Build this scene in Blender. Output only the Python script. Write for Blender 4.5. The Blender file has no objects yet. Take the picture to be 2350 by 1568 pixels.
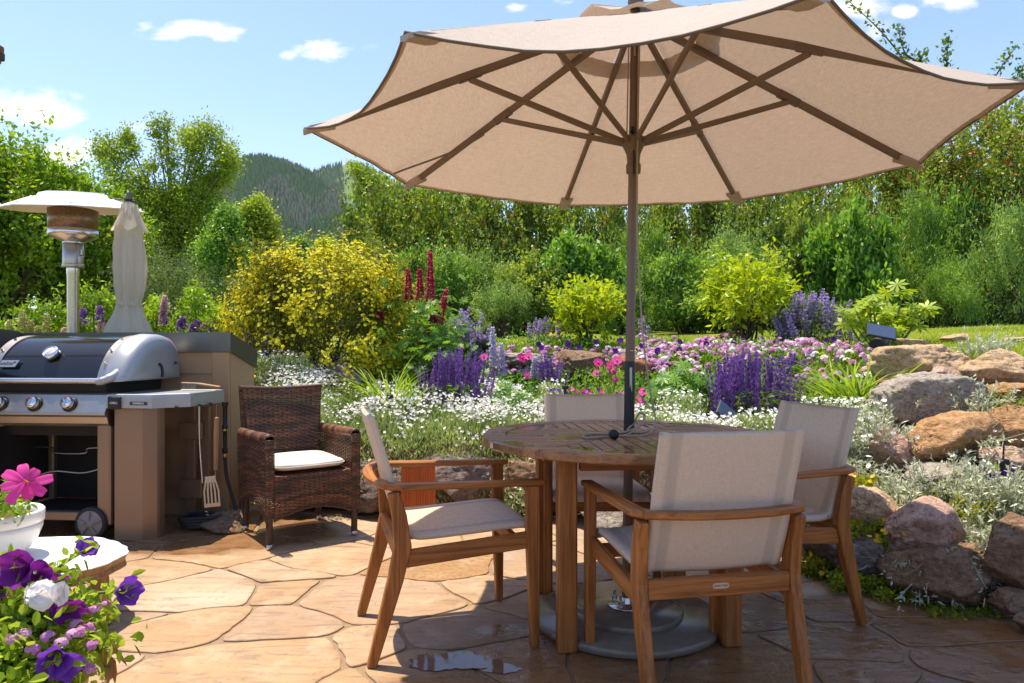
import bpy, math, random
import numpy as np
from mathutils import Vector, Matrix, noise
PI = math.pi
R = math.radians
SC = bpy.context.scene
COL = SC.collection
# ------------------------------------------------------------------ camera model (photo measured on a 2349 x 1568 grid)
F, CX, HY, CH = 1585.0, 1174.5, 805.0, 1.12
def P(x, y, d): return Vector(((x - CX) / F * d, d, CH - (y - HY) / F * d))
def G(x, y, z=0.0):
    d = (CH - z) * F / (y - HY)
    return Vector(((x - CX) / F * d, d, z))
rs = np.random.RandomState

# ------------------------------------------------------------------ objects
def tag(o, label=None, cat=None, group=None, kind=None):
    if label: o['label'] = label
    if cat: o['category'] = cat
    if group: o['group'] = group
    if kind: o['kind'] = kind
    return o
def thing(name, label, cat, loc=(0, 0, 0), rz=0.0, group=None):
    o = bpy.data.objects.new(name, None); COL.objects.link(o)
    o.empty_display_size = .1
    o.location = loc; o.rotation_euler = (0, 0, rz)
    return tag(o, label, cat, group)
def link(name, me, parent=None, loc=None, rot=None, sc=None):
    o = bpy.data.objects.new(name, me); COL.objects.link(o)
    if parent: o.parent = parent
    if loc is not None: o.location = loc
    if rot is not None: o.rotation_euler = rot
    if sc is not None: o.scale = (sc, sc, sc) if np.isscalar(sc) else sc
    return o
def copy_thing(root, loc, rz, sc=None):
    r = root.copy(); COL.objects.link(r); r.location = loc; r.rotation_euler = (0, 0, rz)
    if sc is not None: r.scale = sc
    for ch in list(root.children):
        c = ch.copy(); COL.objects.link(c); c.parent = r
        for g in ch.children:
            q = g.copy(); COL.objects.link(q); q.parent = c
    return r

class MB:
    def __init__(s): s.V = []; s.T = []; s.F = []; s.n = 0
    def add(s, v, f, t=.5, sm=False):
        v = np.asarray(v, dtype=np.float64).reshape(-1, 3)
        s.V.append(v)
        t = np.asarray(t, dtype=np.float64)
        s.T.append(np.full(len(v), float(t)) if t.ndim == 0 else t)
        if isinstance(f, np.ndarray): s.F.append((f + s.n, sm))
        else:
            g = {}
            for q in f: g.setdefault(len(q), []).append(q)
            for k in g: s.F.append((np.array(g[k], dtype=np.int64) + s.n, sm))
        s.n += len(v)
    def mesh(s, name, mat):
        me = bpy.data.meshes.new(name)
        V = np.concatenate(s.V); T = np.concatenate(s.T)
        me.vertices.add(len(V)); me.vertices.foreach_set('co', V.astype(np.float32).ravel())
        li = np.concatenate([f.ravel() for f, _ in s.F])
        cnt = np.concatenate([np.full(len(f), f.shape[1]) for f, _ in s.F])
        sm = np.concatenate([np.full(len(f), q) for f, q in s.F])
        me.loops.add(len(li)); me.loops.foreach_set('vertex_index', li.astype(np.int32))
        me.polygons.add(len(cnt))
        me.polygons.foreach_set('loop_start', (np.cumsum(cnt) - cnt).astype(np.int32))
        me.polygons.foreach_set('use_smooth', sm.astype(bool))
        a = me.attributes.new('tint', 'FLOAT', 'POINT'); a.data.foreach_set('value', T.astype(np.float32))
        me.update(calc_edges=True)
        if mat: me.materials.append(mat)
        return me
    def build(s, name, mat, parent=None, **k):
        return link(name, s.mesh(name, mat), parent, **k)

def nz(a):
    a = np.asarray(a, float)
    return a / np.maximum(np.linalg.norm(a, axis=-1, keepdims=True), 1e-9)
def loft(mb, rings, closed=True, caps=True, t=.5, sm=False):
    k = len(rings[0]); v = np.concatenate([np.asarray(r, float).reshape(-1, 3) for r in rings]); f = []
    for i in range(len(rings) - 1):
        for j in range(k if closed else k - 1):
            a = i * k + j; b = i * k + (j + 1) % k
            f.append((a, b, b + k, a + k))
    mb.add(v, f, t, sm)
    if caps and closed:
        n = len(rings)
        mb.add(rings[0], [list(range(k))[::-1]], t); mb.add(rings[-1], [list(range(k))], t)
def frame(d, up):
    d = Vector(d).normalized(); up = Vector(up)
    if abs(d.dot(up.normalized())) > .98: up = Vector((0, 1, 0)) if abs(d.y) < .9 else Vector((1, 0, 0))
    x = up.cross(d).normalized(); y = d.cross(x)
    return x, y
def oct_ring(c, x, y, w, h, b):
    c = Vector(c); w /= 2; h /= 2
    pts = [(-w + b, -h), (w - b, -h), (w, -h + b), (w, h - b), (w - b, h), (-w + b, h), (-w, h - b), (-w, -h + b)]
    return [c + x * p + y * q for p, q in pts]
def beam(mb, pts, ws, hs, up=(0, 0, 1), b=.004, t=.5):
    """chamfered bar along a polyline; w = across (up x dir), h = along up"""
    pts = [Vector(p) for p in pts]; n = len(pts)
    ws = [ws] * n if np.isscalar(ws) else ws; hs = [hs] * n if np.isscalar(hs) else hs
    rings = []
    for i, p in enumerate(pts):
        d = (pts[min(i + 1, n - 1)] - pts[max(i - 1, 0)]).normalized()
        x, y = frame(d, up)
        if i == 0: rings.append(oct_ring(p, x, y, ws[0] - 2 * b, hs[0] - 2 * b, b * .5)); p = p + d * b
        if i == n - 1: q = p - d * b; rings.append(oct_ring(q, x, y, ws[i], hs[i], b)); rings.append(oct_ring(p, x, y, ws[i] - 2 * b, hs[i] - 2 * b, b * .5))
        else: rings.append(oct_ring(p, x, y, ws[i], hs[i], b))
    loft(mb, rings, t=t)
def box(mb, c, sx, sy, sz, b=.004, t=.5, rz=0.0):
    c = Vector(c); M = Matrix.Rotation(rz, 3, 'Z')
    beam(mb, [c - Vector((0, 0, sz / 2)), c + Vector((0, 0, sz / 2))], *( (sx, sy) if True else 0), up=M @ Vector((0, 1, 0)), b=min(b, sx * .3, sy * .3, sz * .3), t=t)
def tube(mb, pts, rad, k=8, t=.5, caps=True, sm=True):
    pts = [Vector(p) for p in pts]; n = len(pts); rad = [rad] * n if np.isscalar(rad) else rad
    rings = []; px = None
    for i, p in enumerate(pts):
        d = (pts[min(i + 1, n - 1)] - pts[max(i - 1, 0)]).normalized()
        if px is None: x, y = frame(d, (0.1, .2, 1))
        else:
            x = (px - d * px.dot(d)); x = x.normalized() if x.length > 1e-6 else frame(d, (0, 0, 1))[0]; y = d.cross(x)
        px = x
        rings.append([p + (x * math.cos(2 * PI * j / k) + y * math.sin(2 * PI * j / k)) * rad[i] for j in range(k)])
    loft(mb, rings, caps=caps, t=t, sm=sm)
def spline(pts, n=8):
    pts = [Vector(p) for p in pts]; out = []
    for i in range(len(pts) - 1):
        p0, p1, p2, p3 = pts[max(i - 1, 0)], pts[i], pts[i + 1], pts[min(i + 2, len(pts) - 1)]
        for j in range(n):
            u = j / n
            out.append(.5 * ((2 * p1) + (p2 - p0) * u + (2 * p0 - 5 * p1 + 4 * p2 - p3) * u * u + (3 * p1 - p0 - 3 * p2 + p3) * u ** 3))
    out.append(pts[-1]); return out
def lathe(mb, prof, k=24, c=(0, 0, 0), axis='Z', t=.5, sm=True, caps=True):
    rings = []
    for r, z in prof:
        rg = []
        for j in range(k):
            a = 2 * PI * j / k; p = (max(r, 1e-4) * math.cos(a), max(r, 1e-4) * math.sin(a), z)
            if axis == 'Y': p = (p[0], p[2], -p[1])
            if axis == 'X': p = (p[2], p[0], p[1])
            rg.append((p[0] + c[0], p[1] + c[1], p[2] + c[2]))
        rings.append(rg)
    loft(mb, rings, caps=caps, t=t, sm=sm)
def grid(mb, fn, nu, nv, t=.5, sm=True, wrap=False):
    v = [fn(i / nu, j / nv) for i in range(nu + 1) for j in range(nv + 1)]
    i, j = np.meshgrid(np.arange(nu), np.arange(nv), indexing='ij'); a = (i * (nv + 1) + j).ravel()
    mb.add(np.array([tuple(p) for p in v]), np.stack([a, a + nv + 1, a + nv + 2, a + 1], 1), t, sm)
def slab(mb, poly, z0, z1, b=.004, t=.5):
    """vertical prism from a 2-D outline, small chamfer"""
    poly = np.asarray(poly, float); c = poly.mean(0)
    e = lambda s, z: [tuple(q) + (z,) for q in c + (poly - c) * s]
    m = max(np.abs(poly - c).max(), 1e-6); s = 1 - b / m
    loft(mb, [e(s, z0), e(1, z0 + b), e(1, z1 - b), e(s, z1)], t=t)
# --- bulk foliage
def leaves(mb, pos, dirs, L, W, g, t=.5, up=.6, fold=False):
    n = len(pos); dirs = nz(dirs)
    nn = nz(np.array([0, 0, up]) + g.randn(n, 3) * .55)
    side = nz(np.cross(dirs, nn)); L = np.broadcast_to(L, (n,))[:, None]; W = np.broadcast_to(W, (n,))[:, None]
    tt = np.broadcast_to(t, (n,))
    if not fold:
        v = np.stack([pos, pos + dirs * L * .45 + side * W * .5, pos + dirs * L, pos + dirs * L * .45 - side * W * .5], 1)
        mb.add(v.reshape(-1, 3), np.arange(4 * n).reshape(n, 4), np.repeat(tt, 4))
    else:
        nrm = np.cross(side, dirs); tip = pos + dirs * L - np.array([0, 0, 1]) * L * .16
        m1 = pos + dirs * L * .28 + nrm * W * .14; m2 = pos + dirs * L * .66 + nrm * W * .10 - np.array([0, 0, 1]) * L * .05
        v = np.stack([pos, m1 + side * W * .46, m2 + side * W * .40, tip, m2 - side * W * .40, m1 - side * W * .46], 1)
        b = np.arange(n)[:, None] * 6
        f = np.concatenate([b + np.array([[0, 1, 2, 3]]), b + np.array([[0, 3, 4, 5]])])
        mb.add(v.reshape(-1, 3), f, np.repeat(tt, 6))
def blossoms(mb, pos, nrm, r, g, k=5, t=.5, cup=.25, wide=.75):
    n = len(pos); nrm = nz(nrm); a = nz(np.cross(nrm, nz(g.randn(n, 3)))); b = np.cross(nrm, a)
    r = np.broadcast_to(r, (n,))[:, None]; tt = np.broadcast_to(t, (n,))
    for q in range(k):
        th = 2 * PI * q / k; d = a * math.cos(th) + b * math.sin(th); s = -a * math.sin(th) + b * math.cos(th)
        m = pos + d * r * .62 + nrm * r * cup * .6; w = math.sin(PI / k) * wide * 1.1
        v = np.stack([pos, m + s * r * w, pos + d * r + nrm * r * cup, m - s * r * w], 1)
        mb.add(v.reshape(-1, 3), np.arange(4 * n).reshape(n, 4), np.repeat(tt, 4))
def blades(mb, base, dirs, L, W, g, t=.5, bend=.5, seg=3):
    """arching strap leaves / grass"""
    n = len(base); dirs = nz(dirs); L = np.broadcast_to(L, (n,))[:, None]; W = np.broadcast_to(W, (n,))[:, None]
    hz = dirs * np.array([1, 1, 0]) + g.randn(n, 3) * np.array([.15, .15, 0]); hz = nz(hz)
    side = nz(np.cross(hz, np.array([0, 0, 1.0]))); bend = np.broadcast_to(bend, (n,))[:, None]; tt = np.broadcast_to(t, (n,))
    vs = []
    for i in range(seg + 1):
        u = i / seg
        p = base + dirs * L * u + (hz * .55 - np.array([0, 0, .75])) * L * bend * u * u
        w = W * (1 - u ** 2) * .5 + W * .02
        vs += [p - side * w, p + side * w]
    v = np.stack(vs, 1); k = 2 * (seg + 1); b = np.arange(n)[:, None] * k
    f = np.concatenate([b + np.array([[2 * i, 2 * i + 1, 2 * i + 3, 2 * i + 2]]) for i in range(seg)])
    mb.add(v.reshape(-1, 3), f, np.repeat(tt, k))

# ------------------------------------------------------------------ materials
class NT:
    def __init__(s, tree): s.t = tree; s.t.nodes.clear()
    def n(s, typ, **kw):
        nd = s.t.nodes.new(typ)
        for k, v in kw.items():
            if k == 'I':
                for kk, vv in v.items():
                    if isinstance(vv, bpy.types.NodeSocket): s.t.links.new(vv, nd.inputs[kk])
                    else: nd.inputs[kk].default_value = vv
            else: setattr(nd, k, v)
        return nd
    def ln(s, a, b): s.t.links.new(a, b)
    def math(s, op, a, b=0.0, c=None, clamp=False):
        nd = s.n('ShaderNodeMath', operation=op, use_clamp=clamp)
        for i, q in enumerate((a, b, c)):
            if q is None: continue
            if isinstance(q, bpy.types.NodeSocket): s.ln(q, nd.inputs[i])
            else: nd.inputs[i].default_value = q
        return nd.outputs[0]
    def mix(s, f, a, b, mode='MIX'):
        nd = s.n('ShaderNodeMix', data_type='RGBA', blend_type=mode)
        for i, q in ((0, f), (6, a), (7, b)):
            if isinstance(q, bpy.types.NodeSocket): s.ln(q, nd.inputs[i])
            else: nd.inputs[i].default_value = q if i == 0 else (tuple(q) + (1,))[:4]
        return nd.outputs[2]
    def ramp(s, f, stops):
        nd = s.n('ShaderNodeValToRGB'); cr = nd.color_ramp
        while len(cr.elements) < len(stops): cr.elements.new(.5)
        for e, (p, c) in zip(cr.elements, stops):
            e.position = p; e.color = (c, c, c, 1) if np.isscalar(c) else tuple(c) + (1,)
        s.ln(f, nd.inputs[0]); return nd.outputs[0]
    def noise(s, vec, sc, det=4, rough=.55, dist=0.0):
        return s.n('ShaderNodeTexNoise', I={'Vector': vec, 'Scale': sc, 'Detail': det, 'Roughness': rough, 'Distortion': dist}).outputs[0]
    def map(s, vec, sc=(1, 1, 1), loc=(0, 0, 0)):
        return s.n('ShaderNodeMapping', I={'Vector': vec, 'Scale': sc, 'Location': loc}).outputs[0]
    def bump(s, h, st=.3, dist=.01):
        return s.n('ShaderNodeBump', I={'Height': h, 'Strength': st, 'Distance': dist}).outputs[0]
def newmat(name):
    m = bpy.data.materials.new(name); m.use_nodes = True; q = NT(m.node_tree)
    q.out = q.n('ShaderNodeOutputMaterial'); q.obj = q.n('ShaderNodeTexCoord').outputs['Object']
    q.pos = q.n('ShaderNodeNewGeometry').outputs['Position']
    return m, q
def tint(q): return q.n('ShaderNodeAttribute', attribute_name='tint').outputs['Fac']
def princ(q, col, rough=.5, metal=0.0, spec=.5, nrm=None, **kw):
    I = {'Base Color': col if isinstance(col, bpy.types.NodeSocket) else tuple(col) + (1,), 'Roughness': rough, 'Metallic': metal, 'Specular IOR Level': spec}
    if nrm is not None: I['Normal'] = nrm
    I.update(kw); return q.n('ShaderNodeBsdfPrincipled', I=I).outputs[0]
def m_plain(name, col, rough=.5, metal=0.0, spec=.5, var=.12, sc=30, bump=.0):
    m, q = newmat(name); f = q.noise(q.obj, sc)
    c = q.mix(f, tuple(x * (1 - var) for x in col), tuple(min(1, x * (1 + var)) for x in col))
    rr = q.math('ADD', rough - .06, q.math('MULTIPLY', q.noise(q.obj, sc * .4), .14), clamp=True)
    q.ln(princ(q, c, rr, metal, spec, q.bump(f, bump, .004) if bump else None), q.out.inputs[0]); return m
def m_leaf(name, c1, c2, trans=.46, rough=.42, tr=(1.25, 1.15, .55), spec=.35):
    m, q = newmat(name); c = q.mix(tint(q), c1, c2)
    tc = q.mix(1.0, c, tuple(tr), 'MULTIPLY')
    a = princ(q, c, rough, 0, spec); b = q.n('ShaderNodeBsdfTranslucent', I={'Color': tc}).outputs[0]
    x = q.n('ShaderNodeMixShader', I={0: trans, 1: a, 2: b}); q.ln(x.outputs[0], q.out.inputs[0]); return m
def m_wood(name, axis, c1, c2, rough=.45, sc=1.0, wet=False):
    m, q = newmat(name)
    s = [62 * sc] * 3; s['xyz'.index(axis)] = 2.6 * sc
    oi = q.n('ShaderNodeObjectInfo').outputs['Random']
    loc = q.n('ShaderNodeCombineXYZ', I={0: q.math('MULTIPLY', oi, 37.0), 1: q.math('MULTIPLY', oi, 11.0), 2: q.math('MULTIPLY', oi, 5.0)}).outputs[0]
    v = q.n('ShaderNodeVectorMath', operation='ADD', I={0: q.obj, 1: loc}).outputs[0]
    f = q.noise(q.map(v, s), 1.0, 5, .6, .6); g = q.noise(q.map(v, [x * 3.2 for x in s]), 1.0, 3, .75)
    h = q.noise(v, 3.5, 2)
    k = q.math('ADD', q.math('MULTIPLY', f, .75), q.math('MULTIPLY', g, .35))
    c = q.mix(q.ramp(k, [(.42, 0.0), (.62, 1.0)]), c2, c1)
    c = q.mix(q.math('MULTIPLY', q.ramp(h, [(.35, 0.0), (.7, 1.0)]), .45), c, tuple(x * .62 for x in c2))
    c = q.mix(q.math('MULTIPLY', tint(q), .5), c, tuple(x * .7 for x in c1))
    if wet:
        w = q.ramp(q.noise(q.obj, 5.5, 3), [(.46, 0.0), (.56, 1.0)])
        c = q.mix(w, c, q.mix(.30, c, (.05, .028, .014)))
        r_ = q.math('SUBTRACT', .60, q.math('MULTIPLY', w, .50))
        nb = q.bump(k, .12, .002)
    else:
        r_ = q.math('ADD', rough - .1, q.math('MULTIPLY', g, .25)); nb = q.bump(k, .25, .002)
    q.ln(princ(q, c, r_, 0, .4, nb), q.out.inputs[0]); return m
def m_fabric(name, col, tcol, trans=.35, weave=700, rough=.85, stain=.0):
    m, q = newmat(name)
    a = q.noise(q.map(q.pos, (weave, weave * .06, weave * .06)), 1, 2); b = q.noise(q.map(q.pos, (weave * .06, weave * .06, weave)), 1, 2)
    w = q.math('ADD', q.math('MULTIPLY', a, .5), q.math('MULTIPLY', b, .5))
    f = q.ramp(w, [(.35, 0.0), (.65, 1.0)])
    big = q.noise(q.pos, 3.0, 4)
    c = q.mix(f, tuple(x * .80 for x in col), col)
    c = q.mix(q.math('MULTIPLY', q.ramp(big, [(.4, 0.0), (.7, 1.0)]), stain), c, tuple(x * .72 for x in col))
    sm_ = q.math('MULTIPLY', q.ramp(tint(q), [(.6, 0.0), (.85, 1.0)]), .32); c = q.mix(sm_, c, tuple(x * .5 for x in col))
    tc = q.mix(f, tuple(x * .66 for x in tcol), tcol); tc = q.mix(sm_, tc, tuple(x * .3 for x in tcol))
    tc = q.mix(q.math('MULTIPLY', big, .3), tc, tuple(x * .75 for x in tcol))
    x = q.n('ShaderNodeMixShader', I={0: trans, 1: princ(q, c, rough, 0, .2, q.bump(w, .25, .001)), 2: q.n('ShaderNodeBsdfTranslucent', I={'Color': tc}).outputs[0]})
    q.ln(x.outputs[0], q.out.inputs[0]); return m
def m_rock(name, c1, c2, c3, sc=1.0):
    m, q = newmat(name); oi = q.n('ShaderNodeObjectInfo').outputs['Random']
    loc = q.n('ShaderNodeCombineXYZ', I={0: q.math('MULTIPLY', oi, 31.0), 1: q.math('MULTIPLY', oi, 17.0), 2: oi}).outputs[0]
    v = q.n('ShaderNodeVectorMath', operation='ADD', I={0: q.pos, 1: loc}).outputs[0]
    a = q.noise(v, 5 * sc, 6, .65); b = q.noise(v, 42 * sc, 5, .75); e = q.noise(q.map(v, (9, 9, 24)), sc, 6, .7, .8)
    c = q.mix(q.ramp(a, [(.35, 0.0), (.65, 1.0)]), c1, c2)
    c = q.mix(q.ramp(e, [(.5, 0.0), (.72, .75)]), c, c3)
    c = q.mix(q.ramp(b, [(.34, .85), (.47, 0.0)]), c, tuple(x * .35 for x in c1))
    c = q.mix(q.ramp(b, [(.55, 0.0), (.68, .7)]), c, tuple(min(1, x * 1.6) for x in c2))
    vo = q.n('ShaderNodeTexVoronoi', feature='DISTANCE_TO_EDGE', I={'Vector': q.n('ShaderNodeVectorMath', operation='ADD', I={0: v, 1: q.n('ShaderNodeTexNoise', I={'Vector': v, 'Scale': 6.0, 'Detail': 4}).outputs[1]}).outputs[0], 'Scale': 1.5}).outputs[0]
    cr_ = q.math('MULTIPLY', q.ramp(vo, [(.0, 1.0), (.02, 0.0)]), q.ramp(a, [(.45, 0.0), (.6, 1.0)])); c = q.mix(q.math('MULTIPLY', cr_, .35), c, tuple(x * .3 for x in c1))
    li = q.ramp(q.noise(v, 9 * sc, 5, .7), [(.60, 0.0), (.66, .5)]); c = q.mix(li, c, tuple(min(1, x * 1.25 + .05) for x in c2))
    h = q.math('SUBTRACT', q.math('ADD', q.math('MULTIPLY', b, .45), q.math('MULTIPLY', e, .8)), q.math('MULTIPLY', cr_, .25))
    q.ln(princ(q, c, .9, 0, .15, q.bump(h, .9, .035)), q.out.inputs[0]); return m

M = {}
M['teak_x'] = m_wood('teak_along_x', 'x', (.50, .185, .045), (.16, .042, .009))
M['teak_y'] = m_wood('teak_along_y', 'y', (.50, .185, .045), (.16, .042, .009))
M['teak_z'] = m_wood('teak_along_z', 'z', (.50, .185, .045), (.16, .042, .009))
M['top'] = m_wood('weathered_wet_teak', 'x', (.46, .22, .095), (.20, .09, .038), sc=.8, wet=True)
M['redwood'] = m_wood('redwood', 'z', (.55, .13, .03), (.33, .065, .015))
M['brush_wood'] = m_wood('worn_wood', 'z', (.5, .29, .14), (.32, .17, .07))
M['livewood'] = m_wood('live_edge_wood', 'z', (.42, .24, .1), (.2, .1, .04))
M['livetop'] = m_plain('bleached_tabletop', (.74, .75, .74), .4, 0, .4, .1, 7)
M['canopy'] = m_fabric('canopy_cloth', (.72, .63, .56), (.44, .315, .23), .40, 420, stain=.15)
M['hem'] = m_plain('hem_cloth', (.13, .10, .075), .9)
M['pole'] = m_plain('taupe_metal', (.15, .105, .075), .42, .3, .5, .1, 12)
M['rib'] = m_plain('taupe_rib', (.17, .12, .085), .5, .15, .5, .1, 12)
M['sling'] = m_fabric('sling_mesh', (.95, .84, .70), (.92, .72, .52), .42, 900, .7)
M['cream'] = m_fabric('cream_cloth', (.97, .90, .76), (.98, .88, .70), .66, 1400)
M['cush'] = m_fabric('cushion_cloth', (.80, .74, .65), (.5, .45, .4), .05, 500)
M['steel'] = m_plain('brushed_steel', (.46, .40, .34), .38, 1, .5, .12, 9)
M['steel2'] = m_plain('bright_steel', (.62, .61, .60), .26, 1, .5, .06, 14)
M['taupe'] = m_plain('taupe_painted_panel', (.27, .18, .12), .30, .35, .5, .08, 6)
M['alu'] = m_plain('cast_grey_aluminium', (.36, .37, .39), .42, .55, .5, .08, 40)
M['enamel'] = m_plain('black_enamel', (.012, .012, .014), .12, 0, .6, .2, 30)
M['black'] = m_plain('black_plastic', (.018, .018, .019), .5, 0, .4, .2, 30)
M['rubber'] = m_plain('rubber', (.035, .033, .032), .7, 0, .3, .2, 40)
M['wheelg'] = m_plain('grey_plastic', (.25, .22, .20), .55)
M['shade'] = m_plain('shade_dark_metal', (.03, .027, .025), .75, .2, .3, .3, 18)  # near-black colour stands for the shade inside the open grill cart
M['chrome'] = m_plain('chrome', (.8, .8, .8), .08, 1, .5, .02, 5)
M['dialface'] = m_plain('dial_face', (.82, .82, .8), .3)
M['white_ink'] = m_plain('white_ink', (.85, .85, .85), .5)
M['plate'] = m_plain('nameplate_grey', (.45, .43, .42), .3, .8)
M['ink'] = m_plain('dark_ink', (.03, .03, .03), .5)
M['red'] = m_plain('red_mark', (.6, .02, .02), .4)
M['brass'] = m_plain('brass', (.55, .36, .13), .3, 1)
M['siding'] = m_plain('tan_siding', (.42, .25, .135), .65, 0, .3, .08, 4)
M['trimboard'] = m_plain('tan_trim', (.44, .265, .14), .6, 0, .3, .06, 5)
M['flash'] = m_plain('bronze_flashing', (.15, .135, .115), .35, .6, .5, .12, 5)
M['concrete'] = m_plain('wet_concrete', (.19, .155, .115), .20, 0, .5, .35, 14, .15)
M['pot'] = m_plain('white_glaze', (.80, .78, .74), .22, 0, .5, .05, 8)
M['planter'] = m_plain('taupe_planter', (.30, .235, .18), .5, 0, .4, .1, 12)
M['soil'] = m_plain('soil', (.07, .042, .026), .95, 0, .1, .5, 60, .6)
M['mulch'] = m_plain('red_bark', (.16, .06, .03), .95, 0, .1, .5, 70, .6)
M['cord'] = m_plain('cord', (.33, .27, .20), .8)
M['solar'] = m_plain('solar_cell', (.05, .075, .13), .22, .1, .6, .2, 80)
M['bark'] = m_plain('bark', (.085, .06, .042), .9, 0, .2, .4, 25, .5)
M['palebark'] = m_plain('pale_bark', (.30, .26, .20), .85, 0, .2, .35, 9, .5)
M['stem'] = m_plain('green_stem', (.10, .17, .03), .6)
M['redrock'] = m_rock('red_rock', (.27, .10, .06), (.38, .17, .10), (.2, .07, .05))
M['tanrock'] = m_rock('tan_rock', (.46, .30, .17), (.60, .43, .27), (.36, .24, .15))
M['orangerock'] = m_rock('orange_rock', (.40, .22, .10), (.50, .30, .16), (.27, .15, .08))
M['greyrock'] = m_rock('grey_rock', (.30, .25, .215), (.42, .37, .32), (.17, .145, .13))
M['pinkrock'] = m_rock('pink_granite', (.45, .27, .20), (.58, .39, .31), (.30, .17, .13))
M['darkrock'] = m_rock('dark_rock', (.17, .13, .115), (.25, .20, .18), (.11, .085, .075))
M['brownrock'] = m_rock('brown_rock', (.22, .13, .08), (.31, .20, .13), (.14, .085, .055))
L = {}
L['under'] = m_leaf('shaded_leaf', (.025, .06, .014), (.085, .16, .03))  # greens darkened so the undergrowth carries the shade between the hedge clumps
L['willow'] = m_leaf('willow_leaf', (.065, .175, .028), (.33, .52, .10))
L['willowpale'] = m_leaf('pale_willow_leaf', (.10, .22, .05), (.40, .56, .18))
L['cherry'] = m_leaf('chokecherry_leaf', (.07, .15, .02), (.36, .46, .08))
L['cotton'] = m_leaf('cottonwood_leaf', (.15, .25, .025), (.42, .54, .07))
L['bright'] = m_leaf('bright_leaf', (.11, .23, .018), (.35, .52, .045))
L['lime'] = m_leaf('lime_leaf', (.27, .40, .02), (.50, .60, .045))
L['mid'] = m_leaf('mid_leaf', (.06, .18, .025), (.26, .47, .08))
L['lupin'] = m_leaf('lupin_leaf', (.09, .24, .03), (.26, .47, .08))
L['yshrub'] = m_leaf('shrub_leaf', (.06, .10, .012), (.24, .27, .035))
L['strap'] = m_leaf('strap_leaf', (.15, .29, .03), (.36, .50, .07))
L['sage'] = m_leaf('sage_leaf', (.07, .13, .04), (.17, .24, .09))
L['silver'] = m_leaf('silver_leaf', (.36, .41, .26), (.72, .74, .60), .35, tr=(1, 1, .8))
L['cera'] = m_leaf('carpet_leaf', (.20, .29, .085), (.46, .55, .24), .40, tr=(1.1, 1.1, .7))
L['grass'] = m_leaf('grass_blade', (.16, .27, .025), (.40, .46, .07))
L['sedum'] = m_leaf('sedum_leaf', (.16, .24, .02), (.42, .44, .04))
L['dry'] = m_leaf('dry_leaf', (.30, .14, .05), (.42, .24, .1), .3)
def petal(n, a, b, tr=.35): L[n] = m_leaf(n, a, b, tr, .55, (1.1, 1.0, 1.05), .2)
petal('yellow_petal', (.66, .60, .02), (.88, .85, .08), .5); petal('white_petal', (.78, .78, .72), (.88, .88, .85), .25)
petal('crimson_petal', (.42, .008, .07), (.72, .04, .19)); petal('magenta_petal', (.68, .02, .28), (.85, .10, .42))
petal('violet_petal', (.15, .05, .33), (.40, .20, .60)); petal('lilac_petal', (.40, .29, .62), (.62, .51, .80))
petal('pink_petal', (.58, .22, .48), (.80, .52, .72)); petal('purple_petal', (.055, .008, .14), (.17, .03, .36), .45)
petal('bluewhite_petal', (.42, .36, .68), (.84, .82, .88)); petal('blush_petal', (.62, .38, .42), (.8, .62, .62))
petal('berry', (.42, .07, .02), (.55, .2, .05), .1); petal('gold_petal', (.75, .5, .02), (.88, .68, .03))

# ------------------------------------------------------------------ light, sky, camera
SUNV = Vector((-.225, .19, 1.0)).normalized()
el = math.asin(SUNV.z); az = math.atan2(SUNV.x, SUNV.y)
sl = bpy.data.lights.new('sun', 'SUN'); sl.energy = 3.7; sl.angle = R(.5); sl.color = (1.0, .94, .85)
so = bpy.data.objects.new('sun', sl); COL.objects.link(so); so.rotation_euler = SUNV.to_track_quat('Z', 'Y').to_euler()
W = bpy.data.worlds.new('World'); SC.world = W; W.use_nodes = True
q = NT(W.node_tree); out = q.n('ShaderNodeOutputWorld')
sky = q.n('ShaderNodeTexSky', sky_type='NISHITA', sun_disc=False, sun_elevation=el, sun_rotation=az, altitude=1200, air_density=1.0, dust_density=1.2, ozone_density=1.2)
dr = q.n('ShaderNodeTexCoord').outputs['Generated']
sx = q.n('ShaderNodeSeparateXYZ', I={0: dr}); yy = q.math('MAXIMUM', sx.outputs[1], .05)
U = q.math('DIVIDE', sx.outputs[0], yy); Vv = q.math('DIVIDE', sx.outputs[2], yy)
cv = q.n('ShaderNodeCombineXYZ', I={0: U, 1: q.math('MULTIPLY', Vv, 1.5)}).outputs[0]
nb = q.noise(cv, 13, 8, .62, .5); nb2 = q.noise(cv, 5, 3)
CL = [(430, 72, 120, 24, 1), (330, 62, 38, 18, .8), (510, 80, 60, 22, 1), (742, 112, 62, 30, 1.05), (668, 128, 26, 12, .5), (865, 122, 40, 18, .6), (60, 245, 130, 42, 1.15), (140, 268, 60, 26, .9),
      (195, 328, 42, 22, .9), (170, 360, 120, 34, .8), (300, 285, 70, 26, .4), (30, 345, 80, 30, .7), (1182, 14, 26, 14, .6), (1300, 5, 40, 9, .6), (1490, 15, 40, 20, .6), (1965, 10, 75, 36, 1), (2075, 26, 30, 17, .9), (2185, 4, 70, 24, 1),
      (2010, 80, 60, 40, .6), (830, 415, 120, 26, .5), (720, 385, 80, 22, .4), (3100, 200, 300, 90, 1), (-700, 150, 260, 80, 1)]
acc = None
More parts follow.
